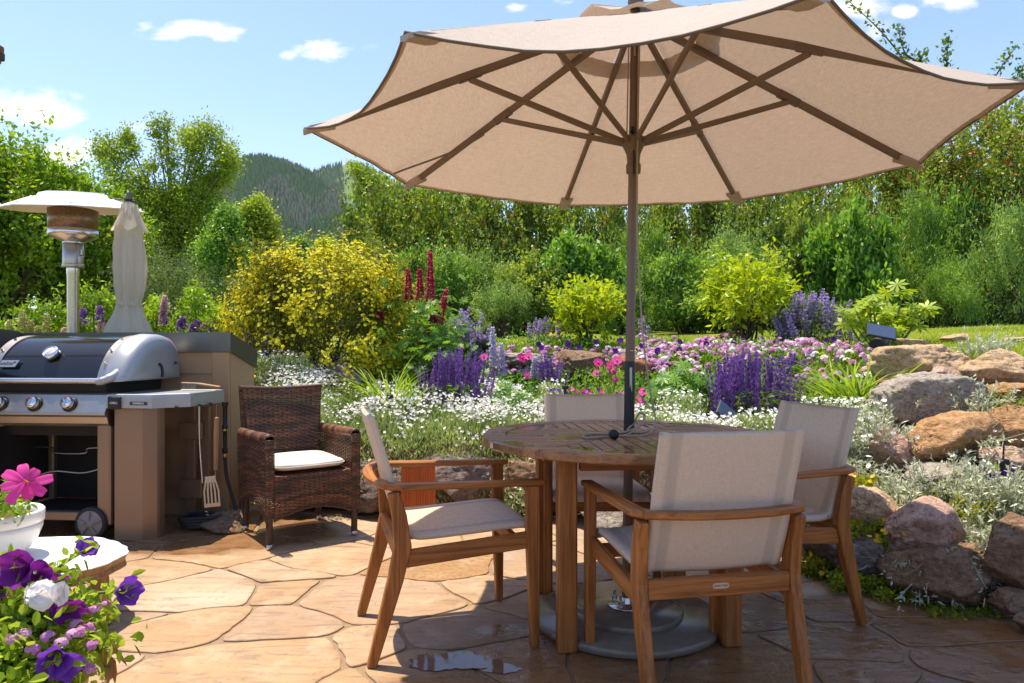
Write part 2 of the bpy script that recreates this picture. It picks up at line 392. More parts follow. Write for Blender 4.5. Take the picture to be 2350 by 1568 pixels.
for (x, y, w, h, s) in CL:
    du = q.math('DIVIDE', q.math('SUBTRACT', U, (x - CX) / F), w / F); dv = q.math('DIVIDE', q.math('SUBTRACT', Vv, (HY - y) / F), h / F)
    r2 = q.math('SQRT', q.math('ADD', q.math('MULTIPLY', du, du), q.math('MULTIPLY', dv, dv)))
    k = q.math('MULTIPLY', q.math('SUBTRACT', 1.25, r2), s)
    acc = k if acc is None else q.math('MAXIMUM', acc, k)
dens = q.math('ADD', q.math('MULTIPLY', acc, .62), q.math('MULTIPLY', q.math('SUBTRACT', nb, .5), 3.4))
cm = q.ramp(dens, [(.10, 0.0), (.95, 1.0)])
cm = q.math('MULTIPLY', q.math('MULTIPLY', cm, q.ramp(acc, [(0.0, 0.0), (.35, 1.0)])), q.math('GREATER_THAN', sx.outputs[1], .05))
haz = q.ramp(Vv, [(0.0, .5), (.14, .16), (.36, .0)])
skc = q.mix(1.0, sky.outputs[0], (.84, .92, 1.12), 'MULTIPLY')
skc = q.mix(haz, skc, (3.1, 3.5, 3.9))
shade = q.mix(q.ramp(nb2, [(.3, 0.0), (.65, 1.0)]), (3.9, 4.1, 4.5), (4.9, 4.9, 4.9))
skc = q.mix(cm, skc, shade)
bg = q.n('ShaderNodeBackground', I={'Color': skc, 'Strength': .145}); q.ln(bg.outputs[0], out.inputs[0])
cam = bpy.data.cameras.new('camera'); co = bpy.data.objects.new('camera', cam); COL.objects.link(co)
co.location = (0, 0, CH); co.rotation_euler = (R(90), 0, 0); cam.sensor_width = 36; cam.lens = F / 2349 * 36
cam.shift_y = (HY - 784) / 2349; cam.shift_x = 0; cam.clip_end = 20000; cam.clip_start = .05
cam.dof.use_dof = True; cam.dof.focus_distance = 3.2; cam.dof.aperture_fstop = 16.0
SC.camera = co
SC.view_settings.view_transform = 'Standard'; SC.view_settings.look = 'None'; SC.view_settings.exposure = 1.05
SC.view_settings.use_white_balance = True; SC.view_settings.white_balance_temperature = 7500; SC.view_settings.white_balance_tint = 8; SC.view_settings.gamma = 1
SC.cycles.max_bounces = 8; SC.cycles.transparent_max_bounces = 4; SC.cycles.diffuse_bounces = 4; SC.cycles.caustics_reflective = False; SC.cycles.caustics_refractive = False

# ------------------------------------------------------------------ terrain
BND = np.array([(-9, 6.4), (-2.6, 6.4), (-2.05, 5.35), (-1.6, 4.86), (-1.1, 4.76), (-.5, 4.74), (.1, 4.68), (.6, 4.5), (1.05, 4.15), (1.45, 3.68), (1.85, 3.22), (2.1, 2.82), (2.35, 2.1), (2.6, 1.0), (2.7, -3)], float)
POLY = np.concatenate([BND, [(-9, -3)]])
def sdist(x, y):
    p = np.stack([np.ravel(x), np.ravel(y)], 1).astype(float); best = np.full(len(p), 1e9)
    for a, b in zip(BND[:-1], BND[1:]):
        ab = b - a; t = np.clip(((p - a) @ ab) / (ab @ ab), 0, 1); best = np.minimum(best, np.linalg.norm(p - a - t[:, None] * ab, axis=1))
    ins = np.zeros(len(p), bool); n = len(POLY)
    for i in range(n):
        a = POLY[i]; b = POLY[(i + 1) % n]
        c = (a[1] > p[:, 1]) != (b[1] > p[:, 1])
        with np.errstate(divide='ignore', invalid='ignore'):
            ins ^= c & (p[:, 0] < (b[0] - a[0]) * (p[:, 1] - a[1]) / (b[1] - a[1]) + a[0])
    return np.where(ins, -best, best)
def tz(x, y):
    x = np.atleast_1d(np.asarray(x, float)); y = np.atleast_1d(np.asarray(y, float)); s = sdist(x, y)
    zl = np.interp(s, [-1, -.06, 0, .10, .24, 1, 2, 2.7, 3.1, 7, 12, 22, 45, 90, 300, 3000], [-.06, -.06, -.05, .02, .36, .58, .90, 1.13, 1.20, 1.46, 1.55, 1.3, -.6, -4, -8, -10])
    zr = np.interp(s, [-1, -.06, 0, .12, .5, 1, 1.6, 2.2, 3.1, 7, 12, 22, 45, 90, 300, 3000], [-.06, -.06, -.05, .0, .12, .36, .70, 1.00, 1.16, 1.42, 1.55, 1.3, -.6, -4, -8, -10])
    k = np.clip((x - 1.1) / .7, 0, 1); k = k * k * (3 - 2 * k)
    n = np.array([noise.noise((a * .9, b * .9, 3)) for a, b in zip(x, y)]) * .05 * np.clip((s - .3) / 1, 0, 1)
    return zl * (1 - k) + zr * k + n
def tz1(x, y): return float(tz([x], [y])[0])
def n3(p, sc, o=0.0): return np.array([noise.noise((a * sc, b * sc, o)) for a, b in p])
def at(px, d): X = (px - CX) / F * d; return Vector((X, d, tz1(X, d)))
def topH(ytop, d, z): return CH - (ytop - HY) / F * d - z
def axisv(dense0, dense1, st, lo, hi):
    v = list(np.arange(dense0, dense1, st)); s = st; a = dense0
    L_ = []
    while a > lo: s *= 1.35; a -= s; L_.append(a)
    s = st; a = v[-1]; H_ = []
    while a < hi: s *= 1.35; a += s; H_.append(a)
    return np.array(L_[::-1] + v + H_)
gx = axisv(-4, 5, .1, -4000, 4000); gy = axisv(-1, 9, .1, -1500, 4500)
XX, YY = np.meshgrid(gx, gy, indexing='ij'); ZZ = tz(XX.ravel(), YY.ravel())
S_ = sdist(XX.ravel(), YY.ravel())
mb = MB(); n0, n1 = XX.shape
i, j = np.meshgrid(np.arange(n0 - 1), np.arange(n1 - 1), indexing='ij'); a = (i * n1 + j).ravel()
mb.add(np.stack([XX.ravel(), YY.ravel(), ZZ], 1), np.stack([a, a + n1, a + n1 + 1, a + 1], 1), np.clip((S_ - np.where(XX.ravel() > 2.0, 1.75, 2.35)) / .5, 0, 1), True)
m, q = newmat('garden_soil'); f = q.noise(q.pos, 22, 6, .7)
c = q.mix(f, (.05, .032, .02), (.14, .095, .06)); g_ = q.mix(q.noise(q.pos, 3, 4), (.11, .17, .022), (.26, .27, .05))
q.ln(princ(q, q.mix(tint(q), c, g_), .95, 0, .1, q.bump(f, .8, .03)), q.out.inputs[0])
tag(mb.build('ground', m), kind='structure')

# ---- flagstone patio
def clip(poly, n, c):
    o = []
    for i in range(len(poly)):
        a, b = poly[i], poly[(i + 1) % len(poly)]; da, db = a @ n - c, b @ n - c
        if da <= 0: o.append(a)
        if da * db < 0: o.append(a + (b - a) * (da / (da - db)))
    return o
seedpx = [(430, 1362, .03), (650, 1312, -.02), (650, 1360, -.02), (885, 1375, .05), (430, 1440, .02), (590, 1445, .02), (560, 1530, .06), (875, 1480, .0), (1010, 1292, .02), (780, 1275, .02), (1105, 1345, .0), (545, 1262, .04), (730, 1208, .02), (310, 1325, .0), (240, 1520, -.01), (300, 1410, .0),
          (840, 1575, .0), (1110, 1450, .04), (960, 1235, .0), (1260, 1300, .03), (1450, 1270, .03), (1010, 1540, .02), (1240, 1500, .05), (1120, 1225, .0), (420, 1640, .03), (1430, 1500, .07), (1680, 1530, .08), (1930, 1480, .04), (2000, 1560, .05), (2180, 1460, .05), (2060, 1395, .02), (2290, 1510, .06), (1860, 1385, .04), (1680, 1400, .05), (1500, 1390, .04), (1720, 1310, .03), (1300, 1400, .03), (2180, 1600, .05), (450, 1215, .0)]
seeds = [np.array(G(x, y)[:2]) / np.array([1.3, 1.0]) for x, y, w in seedpx]; wts = [w for _, _, w in seedpx]
AN = np.array([1.3, 1.0]); g = rs(5)
for _ in range(5000):
    p = np.array([g.uniform(-3.2, 2.3), g.uniform(.3, 7)])
    if min(np.linalg.norm(p - s) for s in seeds) > .50 and sdist([p[0] * 1.3], [p[1]])[0] < .35: seeds.append(p); wts.append(g.uniform(-.03, .05))
SD = np.array(seeds); mb = MB(); rough_st = {3, 8}
for k_, s in enumerate(SD):
    poly = [s + np.array(v) for v in ((-1, -1), (1, -1), (1, 1), (-1, 1))]
    gap = .0045 + .004 * g.rand()
    for oi_ in np.argsort(np.linalg.norm(SD - s, axis=1))[1:30]:
        o_ = SD[oi_]; d = o_ - s; ln_ = np.linalg.norm(d); n_ = d / ln_
        poly = clip(poly, n_, n_ @ s + np.clip((ln_ * ln_ + wts[k_] - wts[oi_]) / (2 * ln_), .04, ln_ - .04) - gap)
    if len(poly) < 3: continue
    poly = np.array(poly); dens = []
    for i in range(len(poly)):
        a, b = poly[i], poly[(i + 1) % len(poly)]; m_ = max(2, int(np.linalg.norm(b - a) / .035))
        for j in range(m_): dens.append(a + (b - a) * j / m_)
    dens = np.array(dens) * AN
    dens = dens + np.array([(noise.noise((p[0] * 1.5, p[1] * 1.5, 40)), noise.noise((p[0] * 1.5, p[1] * 1.5, 51))) for p in dens]) * .10
    for _ in range(1): dens = (np.roll(dens, 1, 0) + 2 * dens + np.roll(dens, -1, 0)) / 4
    jit = np.array([(noise.noise((p[0] * 5, p[1] * 5, 0)), noise.noise((p[0] * 5, p[1] * 5, 9))) for p in dens]) * .022 + np.array([(noise.noise((p[0] * 24, p[1] * 24, 2)), noise.noise((p[0] * 24, p[1] * 24, 5))) for p in dens]) * .007
    dens = dens + jit; c = dens.mean(0); zt = g.uniform(-.002, .002); t_ = g.rand() * .8 + (.2 if k_ in rough_st else 0)
    def rg(off, z):
        dd = np.linalg.norm(dens - c, axis=1, keepdims=True); return [tuple(q_) + (z,) for q_ in c + (dens - c) * (1 - off / dd)]
    loft(mb, [rg(0, -.02), rg(0, zt - .003), rg(.0025, zt - .0008), rg(.006, zt)], caps=False, t=t_)
    top = rg(.006, zt); n_ = len(top); mb.add(top + [(c[0], c[1], zt)], [(i, (i + 1) % n_, n_) for i in range(n_)], t_)
m, q = newmat('flagstone'); tn = tint(q)
a = q.noise(q.pos, 2.2, 6, .62, .5); b = q.noise(q.pos, 26, 5, .7); e = q.noise(q.map(q.pos, (3, 16, 3), (1, 2, 0)), 1.2, 6, .7, .9)
c = q.ramp(tn, [(.0, (.47, .365, .265)), (.2, (.385, .245, .13)), (.4, (.44, .305, .185)), (.6, (.33, .25, .195)), (.8, (.41, .26, .14)), (1.0, (.33, .18, .07))])
c = q.mix(q.ramp(a, [(.38, 0.0), (.62, .75)]), c, (.34, .20, .10))
c = q.mix(q.ramp(e, [(.50, 0.0), (.66, .75)]), c, (.205, .14, .105))
c = q.mix(q.ramp(q.noise(q.pos, 5, 5, .7), [(.52, 0.0), (.64, .5)]), c, (.48, .35, .235))
c = q.mix(q.ramp(b, [(.30, .6), (.42, 0.0)]), c, (.16, .095, .05))
c = q.mix(q.math('MULTIPLY', q.ramp(tn, [(.8, 0.0), (.86, 1.0)]), q.ramp(q.noise(q.pos, 40, 4, .7), [(.45, 0.0), (.58, .8)])), c, (.24, .12, .04))
sp = q.n('ShaderNodeSeparateXYZ', I={0: q.pos})
wx = q.math('DIVIDE', q.math('SUBTRACT', sp.outputs[0], 1.05), 1.55); wy = q.math('DIVIDE', q.math('SUBTRACT', sp.outputs[1], 2.15), 1.15)
wr = q.math('SQRT', q.math('ADD', q.math('MULTIPLY', wx, wx), q.math('MULTIPLY', wy, wy)))
w1 = q.ramp(q.math('ADD', wr, q.math('MULTIPLY', q.math('SUBTRACT', q.noise(q.pos, 3.2, 4), .5), .7)), [(.85, 1.0), (1.02, 0.0)])
gx_ = q.math('DIVIDE', q.math('ADD', sp.outputs[0], 2.0), 1.0); gy_ = q.math('DIVIDE', q.math('SUBTRACT', sp.outputs[1], 4.3), .55)
w2 = q.ramp(q.math('ADD', q.math('SQRT', q.math('ADD', q.math('MULTIPLY', gx_, gx_), q.math('MULTIPLY', gy_, gy_))), q.math('MULTIPLY', q.math('SUBTRACT', q.noise(q.pos, 4, 4), .5), .6)), [(.85, .9), (1.0, 0.0)])
wet = q.math('MAXIMUM', w1, w2)
cw = q.mix(1.0, c, (.60, .44, .32), 'MULTIPLY')
c2 = q.mix(wet, c, cw)
film = q.ramp(q.noise(q.pos, 7, 4, .6), [(.36, 1.0), (.56, 0.0)])
rw = q.math('ADD', .10, q.math('MULTIPLY', q.math('SUBTRACT', 1.0, film), .22))
ro = q.math('ADD', q.math('MULTIPLY', wet, rw), q.math('MULTIPLY', q.math('SUBTRACT', 1.0, wet), .82))
h = q.math('ADD', q.math('MULTIPLY', e, .7), q.math('MULTIPLY', b, .35))
h = q.math('MULTIPLY', h, q.math('SUBTRACT', 1.0, q.math('MULTIPLY', q.math('MULTIPLY', wet, film), .75)))
q.ln(princ(q, c2, ro, 0, .45, q.bump(h, .85, .010)), q.out.inputs[0])
M['stone'] = m
tag(mb.build('patio', m), kind='structure')
mb = MB(); grid(mb, lambda u, v: (-9 + 12 * u, -1.5 + 8.2 * v, -.0075), 4, 4)
m, q = newmat('mortar'); f = q.noise(q.pos, 60, 5, .7)
q.ln(princ(q, q.mix(f, (.18, .12, .075), (.34, .235, .15)), .9, 0, .2, q.bump(f, .5, .004)), q.out.inputs[0])
tag(mb.build('patio_joints', m), kind='structure')
# puddle: a thin skin of water lying on the stones
mb = MB()
for ci_, (px_, py_, rx, ry) in enumerate([(1030, 1520, .15, .085), (1148, 1536, .07, .04)]):
    c = G(px_, py_); pp = []
    for i in range(90):
        a = 2 * PI * i / 90; ca, sa = math.cos(a), math.sin(a)
        r = .95 + .45 * noise.noise((ca * 1.4, sa * 1.4, 4 + ci_)) + .20 * noise.noise((ca * 3.2, sa * 3.2, 1 + ci_)) + .06 * noise.noise((ca * 9, sa * 9, ci_))
        pp.append((c.x + ca * rx * r, c.y + sa * ry * r, .0042))
    mb.add(pp + [(c.x, c.y, .0046)], [(i, (i + 1) % 90, 90) for i in range(90)], .5, True)
m, q = newmat('water'); q.ln(princ(q, q.mix(q.noise(q.pos, 9, 5), (.10, .06, .035), (.24, .15, .085)), .04, 0, .45, None), q.out.inputs[0])
tag(mb.build('puddle_water', m), kind='structure')
# ================================================================== furniture
# ---- market umbrella
UC = Vector((.517, 2.93, 0)); UR, UA, UZ = 1.351, 3.29186, 1.960
def rimv(k): t = UA + k * PI / 4; dx, dy = UR * math.cos(t), UR * math.sin(t); return Vector((UC.x + dx, UC.y + dy, UZ - .0153 * dx + .0229 * dy))
PB = Vector((.474, 2.868, .05)); PT = Vector((.525, 2.935, 2.60))
def pole(z): return PB + (PT - PB) * ((z - PB.z) / (PT.z - PB.z))
um = thing('market_umbrella', 'large open beige market umbrella with taupe ribs standing through the round teak table', 'umbrella', PB)
def U_(p): return Vector(p) - PB
mb = MB(); tube(mb, [U_(PB + Vector((0, 0, .02))), U_(pole(.95))], .0195, 20); tube(mb, [U_(pole(1.03)), U_(pole(2.57))], .0195, 20)
mb.build('pole', M['pole'], um)
mb = MB(); tube(mb, [U_(pole(.74)), U_(pole(.745)), U_(pole(1.07)), U_(pole(1.075))], [.021, .0222, .0222, .021], 20)
slv = mb.build('pole_sleeve', M['black'], um)
mb = MB(); c = U_(pole(1.0)); box(mb, c + Vector((.001, -.0222, 0)), .010, .001, .10, .0002); mb.build('sticker', M['plate'], slv); mb = MB(); box(mb, c + Vector((.004, -.0222, .12)), .014, .001, .004, .0002); mb.build('sticker', M['plate'], slv)
AP = Vector((PT.x, PT.y, 2.535))
mb = MB(); U0 = .2
SAG = {0: .060, 1: .066, 2: .058}
def panel(k, u, w, lift=0.0):
    a = AP + (rimv(k) - AP) * u; b = AP + (rimv(k + 1) - AP) * u
    p = a.lerp(b, w); s = 4 * w * (1 - w); ctr = Vector((AP.x, AP.y, p.z)); rad = (p - ctr)
    p = p - rad * (.042 * s * u ** 2.2) - Vector((0, 0, SAG.get(k % 8, .022) * s * u ** 1.9))
    p += Vector((0, 0, (.008 * noise.noise((p.x * 3, p.y * 3, k)) + .006 * noise.noise((w * 11, u * 1.6, k * 3.1))) * s))
    return p + Vector((0, 0, .022 + lift))
for k in range(8): grid(mb, lambda u, v: U_(panel(k, U0 + (1 - U0) * u, v)), 14, 12)
cn = mb.build('canopy', M['canopy'], um)
mb = MB(); rim = [U_(panel(k, 1.0, i / 10)) for k in range(8) for i in range(10)]; tube(mb, rim + rim[:1], .0045, 6)
mb.build('hem', M['hem'], cn); mb = MB()
for k in range(8): grid(mb, lambda u, v: U_(panel(k, .986 + .013 * u, v, -.0035)), 2, 12)
mb.build('hem_band', M['canopy'], cn)
mb = MB()
for k in range(8):
    def cap(u, v):
        p = panel(k, .27 * u + .002, v); f = 4 * v * (1 - v)
        p.z = AP.z + .040 + (rimv(k).z - AP.z) * .27 * u * .86 - .02 * f * u * u + .012 * u * math.sin(v * 9 + k * 2.3) * f
        return U_(p)
    grid(mb, cap, 8, 8)
mb.build('vent_canopy', M['canopy'], um)
mb = MB(); lathe(mb, [(.03, 2.585), (.034, 2.60), (.03, 2.62), (.019, 2.63), (.021, 2.637), (.033, 2.66), (.033, 2.69), (.022, 2.715), (.001, 2.722)], 20, U_((PT.x, PT.y, 0)))
mb.build('finial', M['pole'], um)
mb = MB(); h0 = pole(2.0)
lathe(mb, [(.021, 1.865), (.030, 1.87), (.032, 1.90), (.026, 1.915), (.030, 1.95), (.046, 1.985), (.050, 2.005), (.046, 2.02), (.021, 2.025)], 20, U_((h0.x, h0.y, 0)))
mb.build('hub', M['pole'], um); mb = MB(); lathe(mb, [(.021, 2.47), (.05, 2.475), (.055, 2.50), (.03, 2.52), (.02, 2.53)], 20, U_((PT.x, PT.y, 0)))
mb.build('top_hub', M['pole'], um)
for k in range(8):
    V = rimv(k); d = (V - AP).normalized(); off = Vector((0, 0, .003)); mb = MB()
    a = AP + d * .03 + off; b = AP + (V - AP) * .93 + off
    beam(mb, [U_(a), U_(b)], .021, .030, b=.004); rb = mb.build('rib', M['rib'], um)
    mb = MB(); mid = AP + (V - AP) * .52 - Vector((0, 0, .014)); dirh = Vector((d.x, d.y, 0)).normalized()
    st = Vector((h0.x, h0.y, 2.0)) + dirh * .042
    beam(mb, [U_(st), U_(mid)], .017, .024, b=.004); mb.build('strut', M['rib'], um)
    mb = MB(); beam(mb, [U_(mid - d * .055 + Vector((0, 0, .016))), U_(mid + d * .055 + Vector((0, 0, .016)))], .027, .036, b=.005); mb.build('bracket', M['pole'], rb)
    mb = MB(); side = Vector((-d.y, d.x, 0)).normalized()
    a = AP + (V - AP) * .915 - Vector((0, 0, .012)); b = V + Vector((0, 0, .004))
    loft(mb, [[U_(p + side * s_ * w_ + Vector((0, 0, zz))) for s_, zz in ((-1, .012), (-1, -.002), (0, -.009), (1, -.002), (1, .012))] for p, w_ in ((a, .036), (b - d * .03, .028), (b + d * .004, .016))], t=.5)
    mb.build('pocket', M['canopy'], um)
# tie strap lying against the canopy
mb = MB(); kk = 7; e0 = panel(kk, .60, .03, -.05); e1 = panel(kk, .97, .30, -.02); pts = [e0.lerp(e1, i / 8) + Vector((.012 * math.sin(i * .7), 0, -.012 * math.sin(i * PI / 8))) for i in range(9)]
beam(mb, [U_(p) for p in pts], .026, .002, up=(0, 0, 1), b=.0005); mb.build('tie_strap', M['rib'], um)
# cord with pulley and coil on the table
mb = MB(); pz = lambda x, y, d: U_(P(x, y, d))
tube(mb, spline([pz(1467, 100, 2.88), pz(1464, 250, 2.87), pz(1462, 380, 2.86), pz(1463, 560, 2.84), pz(1474, 760, 2.80), pz(1490, 890, 2.76), pz(1503, 955, 2.735), pz(1496, 988, 2.70), pz(1470, 1000, 2.66), pz(1420, 1000, 2.64)], 8), .0035, 6)
TT = .772
def tp(x, y, z=TT): return U_(G(x, y, z))
tube(mb, spline([tp(1420, 1000), tp(1380, 1004), tp(1345, 1005), tp(1338, 1000), tp(1360, 996), tp(1400, 996), tp(1440, 990, .79), tp(1475, 975, .80), tp(1490, 985, .79), tp(1470, 996), tp(1430, 1000), tp(1450, 992, .79), tp(1475, 965, .83), tp(1478, 952, .85), tp(1466, 950, .85), tp(1455, 970, .82), tp(1440, 988, .79), tp(1465, 993, .78), tp(1505, 985, .785), tp(1500, 975, .80), tp(1478, 972, .80)], 6), .0045, 6)
tube(mb, [U_(pole(2.5) + Vector((-.028, -.012, 0))), U_(pole(2.0) + Vector((-.03, -.01, 0)))], .003, 6); tube(mb, [U_(pole(2.5) + Vector((.012, -.024, 0))), U_(pole(1.88) + Vector((.012, -.026, 0)))], .003, 6)
tube(mb, [U_(pole(2.44) + Vector((-.004, -.024, 0))), U_(pole(2.36) + Vector((-.004, -.024, 0)))], .004, 6)
cd = mb.build('cord', M['cord'], um)
mb = MB(); c = tp(1408, 997, .788); lathe(mb, [(.004, -.02), (.019, -.018), (.019, -.006), (.013, 0), (.019, .006), (.019, .018), (.004, .02)], 14, c, 'Y'); mb.build('toggle', M['black'], cd)
mb = MB(); lathe(mb, [(.003, -.008), (.015, -.007), (.011, 0), (.015, .007), (.003, .008)], 14, U_(pole(2.045) + Vector((-.012, -.032, 0))), 'X')
tube(mb, [U_(pole(2.03) + Vector((-.006, -.03, 0))), U_(pole(1.86) + Vector((.0, -.027, 0)))], .005, 6); mb.build('pulley', M['black'], um)

# ---- umbrella base
ub = thing('umbrella_base', 'two stacked round concrete discs with bolted steel flange holding the umbrella pole', 'umbrella base', (PB.x, PB.y, 0))
mb = MB(); lathe(mb, [(.372, .004), (.384, .010), (.384, .030), (.376, .038), (.001, .039)], 72); mb.build('lower_disc', M['concrete'], ub)
mb = MB(); lathe(mb, [(.232, .0395), (.232, .054), (.226, .061), (.001, .062)], 64); mb.build('upper_disc', M['concrete'], ub)
mb = MB(); lathe(mb, [(.074, .0625), (.078, .066), (.078, .072), (.030, .073), (.027, .078), (.027, .10), (.0245, .104), (.0205, .104)], 32, caps=False); fl = mb.build('flange', M['steel2'], ub)
for k in range(4):
    a = PI / 4 + .2 + k * PI / 2; mb = MB(); c = (.053 * math.cos(a), .053 * math.sin(a), 0)
    lathe(mb, [(.013, .0735), (.013, .078), (.0115, .0785), (.0115, .094), (.0065, .0945), (.0065, .118), (.005, .12), (.0005, .12)], 6, c, sm=False); mb.build('bolt', M['steel2'], ub)

# ---- round dining table
TC = Vector((.49, 2.925, 0)); TH, TR = .768, .613
tb = thing('dining_table', 'round slatted teak table with wet weathered top around the umbrella pole', 'table', TC, R(5))
mb = MB(); zt, zb = TH, TH - .034
def arc(r, a0, a1, n): return [(r * math.cos(a0 + (a1 - a0) * i / n), r * math.sin(a0 + (a1 - a0) * i / n)) for i in range(n + 1)]
for k in range(8):
    a0, a1 = k * PI / 4 + .002, (k + 1) * PI / 4 - .002
    o = arc(TR, a0, a1, 10); i_ = arc(TR - .095, a0, a1, 10)[::-1]
    o2 = arc(TR - .004, a0, a1, 10)
    loft(mb, [[(x, y, zb) for x, y in o2 + i_], [(x, y, zb + .005) for x, y in o + i_], [(x, y, zt - .005) for x, y in o + i_], [(x, y, zt) for x, y in o2 + i_]], t=.12 * (k % 3))
ro_ = TR - .098
for qd in range(4):
    ang = qd * PI / 2
    y0 = -.62
    while y0 < .62:
        w = .052; poly = [np.array(v) for v in ((-.7, y0), (.7, y0), (.7, y0 + w - .006), (-.7, y0 + w - .006))]
        poly = clip(clip(poly, np.array([1, 1]) / math.sqrt(2), -.004), np.array([1, -1]) / math.sqrt(2), -.004)
        for i in range(48):
            n_ = np.array([math.cos(2 * PI * i / 48), math.sin(2 * PI * i / 48)]); poly = clip(poly, n_, ro_) if len(poly) > 2 else poly
        # hole for the pole
        if len(poly) > 2: poly = clip(poly, np.array([1., 0]), -.034)
        if len(poly) > 2:
            ca, sa = math.cos(ang), math.sin(ang); pp = [(p[0] * ca - p[1] * sa, p[0] * sa + p[1] * ca) for p in poly]
            cc = np.mean(pp, 0); pp = np.array(pp)
            loft(mb, [[(x, y, zb + .004) for x, y in pp], [(x, y, zt - .004) for x, y in pp], [(x, y, zt - .0015) for x, y in cc + (pp - cc) * .985]], t=.15 + .25 * random.Random(int(y0 * 1000) + qd).random())
        y0 += w
mb.build('tabletop', M['top'], tb)
mb = MB(); hs = .300; za = zb - .035
for k in range(4):
    a, b = [(-hs, -hs), (hs, -hs), (hs, hs), (-hs, hs)][k], [(-hs, -hs), (hs, -hs), (hs, hs), (-hs, hs)][(k + 1) % 4]
    a = Vector((*a, za)); b = Vector((*b, za)); d = (b - a).normalized()
    beam(mb, [a + d * .036, b - d * .036], .026, .062)
mb.build('apron', M['teak_x'], tb)
for sx_, sy_ in ((-1, -1), (1, -1), (1, 1), (-1, 1)):
    mb = MB(); box(mb, (sx_ * .335 - sx_ * .02, sy_ * .335 - sy_ * .02, (zb - .001) / 2), .072, .072, zb - .002, .006)
    lg = mb.build('leg', M['teak_z'], tb)

def text(s, size, mat, parent, loc, rot, ext=.0006):
    tx = bpy.data.curves.new('text', 'FONT'); tx.body = s; tx.size = size; tx.align_x = 'CENTER'; tx.align_y = 'CENTER'; tx.extrude = ext
    tmp = bpy.data.objects.new('tmp', tx); COL.objects.link(tmp); bpy.context.view_layer.update()
    me = bpy.data.meshes.new_from_object(tmp.evaluated_get(bpy.context.evaluated_depsgraph_get())); bpy.data.objects.remove(tmp); bpy.data.curves.remove(tx)
    me.materials.clear(); me.materials.append(mat); me.name = 'lettering'
    return link('lettering', me, parent, loc, rot)
# ---- teak armchairs
def make_chair(name, label, group):
    t = thing(name, label, 'chair', group=group)
    for s in (-1, 1):
        mb = MB(); beam(mb, [(s * .252, .262, 0), (s * .252, .255, .40), (s * .252, .252, .612)], [.034, .036, .036], [.030, .052, .050], up=(0, 1, 0), b=.004); mb.build('leg', M['teak_z'], t)
        mb = MB(); beam(mb, [(s * .250, -.345, 0), (s * .252, -.262, .30), (s * .253, -.235, .42), (s * .255, -.248, .53), (s * .257, -.270, .615)], [.034, .036, .036, .036, .036], [.034, .055, .062, .052, .042], up=(0, 1, 0), b=.004); mb.build('leg', M['teak_z'], t)
        mb = MB(); beam(mb, [(s * .252, .300, .622), (s * .257, .05, .626), (s * .262, -.24, .634), (s * .238, -.292, .636)], [.046, .050, .054, .05], .022, b=.005); mb.build('armrest', M['teak_y'], t)
        mb = MB(); beam(mb, [(s * .246, .235, .405), (s * .248, -.225, .372)], .024, .062, b=.004); mb.build('side_rail', M['teak_y'], t)
    mb = MB(); pts = spline([(-.256, -.282, .636), (-.13, -.322, .637), (0, -.333, .637), (.13, -.322, .637), (.256, -.282, .636)], 5); beam(mb, pts, .042, .0225, b=.005); mb.build('back_rail', M['teak_x'], t)
    mb = MB(); beam(mb, [(-.234, .20, .392), (.234, .20, .392)], .024, .05, b=.004); mb.build('front_rail', M['teak_x'], t)
    mb = MB(); beam(mb, [(-.236, -.250, .402), (.236, -.250, .402)], .026, .062, b=.004); rr = mb.build('rear_rail', M['teak_x'], t)
    mb = MB(); slab(mb, [(math.copysign(abs(math.cos(a)) ** .5, math.cos(a)) * .027, math.copysign(abs(math.sin(a)) ** .5, math.sin(a)) * .009) for a in np.linspace(0, 2 * PI, 24, endpoint=False)], 0, .002, .0004)
    pl = mb.build('nameplate', M['plate'], t, loc=(.0, -.2635, .404), rot=(PI / 2, 0, 0))
    text('ASPEN TEAK', .0085, M['ink'], pl, (0, 0, .0024), (0, 0, 0), .0002)
    # slings: thin closed cloth panels, wrapped round hidden rods at both edges
    def sling(path, hw, name):
        mb = MB(); n = len(path); pr = []
        for i in range(25):
            x = -hw + 2 * hw * i / 24; e = 1 - abs(x) / hw; rr_ = .0105 if e < .085 else .0028; sag = (1 - (x / hw) ** 2) ** 1.0
            pr.append((x, rr_, sag))
        top = []; bot = []
        for i, p in enumerate(path):
            d = (Vector(path[min(i + 1, n - 1)]) - Vector(path[max(i - 1, 0)])).normalized(); nn = Vector((1, 0, 0)).cross(d).normalized()
            f = math.sin(PI * min(1, max(0, i / (n - 1))))
            top.append([Vector(p) + Vector((x, 0, 0)) + nn * (r_ - .016 * s_ * (.35 + .65 * f)) for x, r_, s_ in pr]); bot.append([Vector(p) + Vector((x, 0, 0)) + nn * (-r_ - .016 * s_ * (.35 + .65 * f)) for x, r_, s_ in pr])
        rings = [a + b[::-1] for a, b in zip(top, bot)]
        cw_ = [1.0 if .085 < 1 - abs(x) / hw < .26 else .4 for x, r_, s_ in pr]; loft(mb, rings, sm=True, t=.5); mb.T[0] = np.tile(np.array(cw_ + cw_[::-1]), n); return mb.build(name, M['sling'], t)
    sling(spline([(0, .268, .425), (0, .255, .446), (0, .20, .456), (0, 0, .446), (0, -.16, .440), (0, -.200, .452)], 6), .226, 'seat')
    sling(spline([(0, -.192, .448), (0, -.208, .455), (0, -.25, .57), (0, -.292, .72), (0, -.338, .868), (0, -.342, .878)], 6)[::-1], .228, 'backrest')
    return t
ch = make_chair('teak_armchair', 'teak armchair with pale sling seat, nearest, seen from behind with oval plate on rear rail', 'teak chairs around the round table')
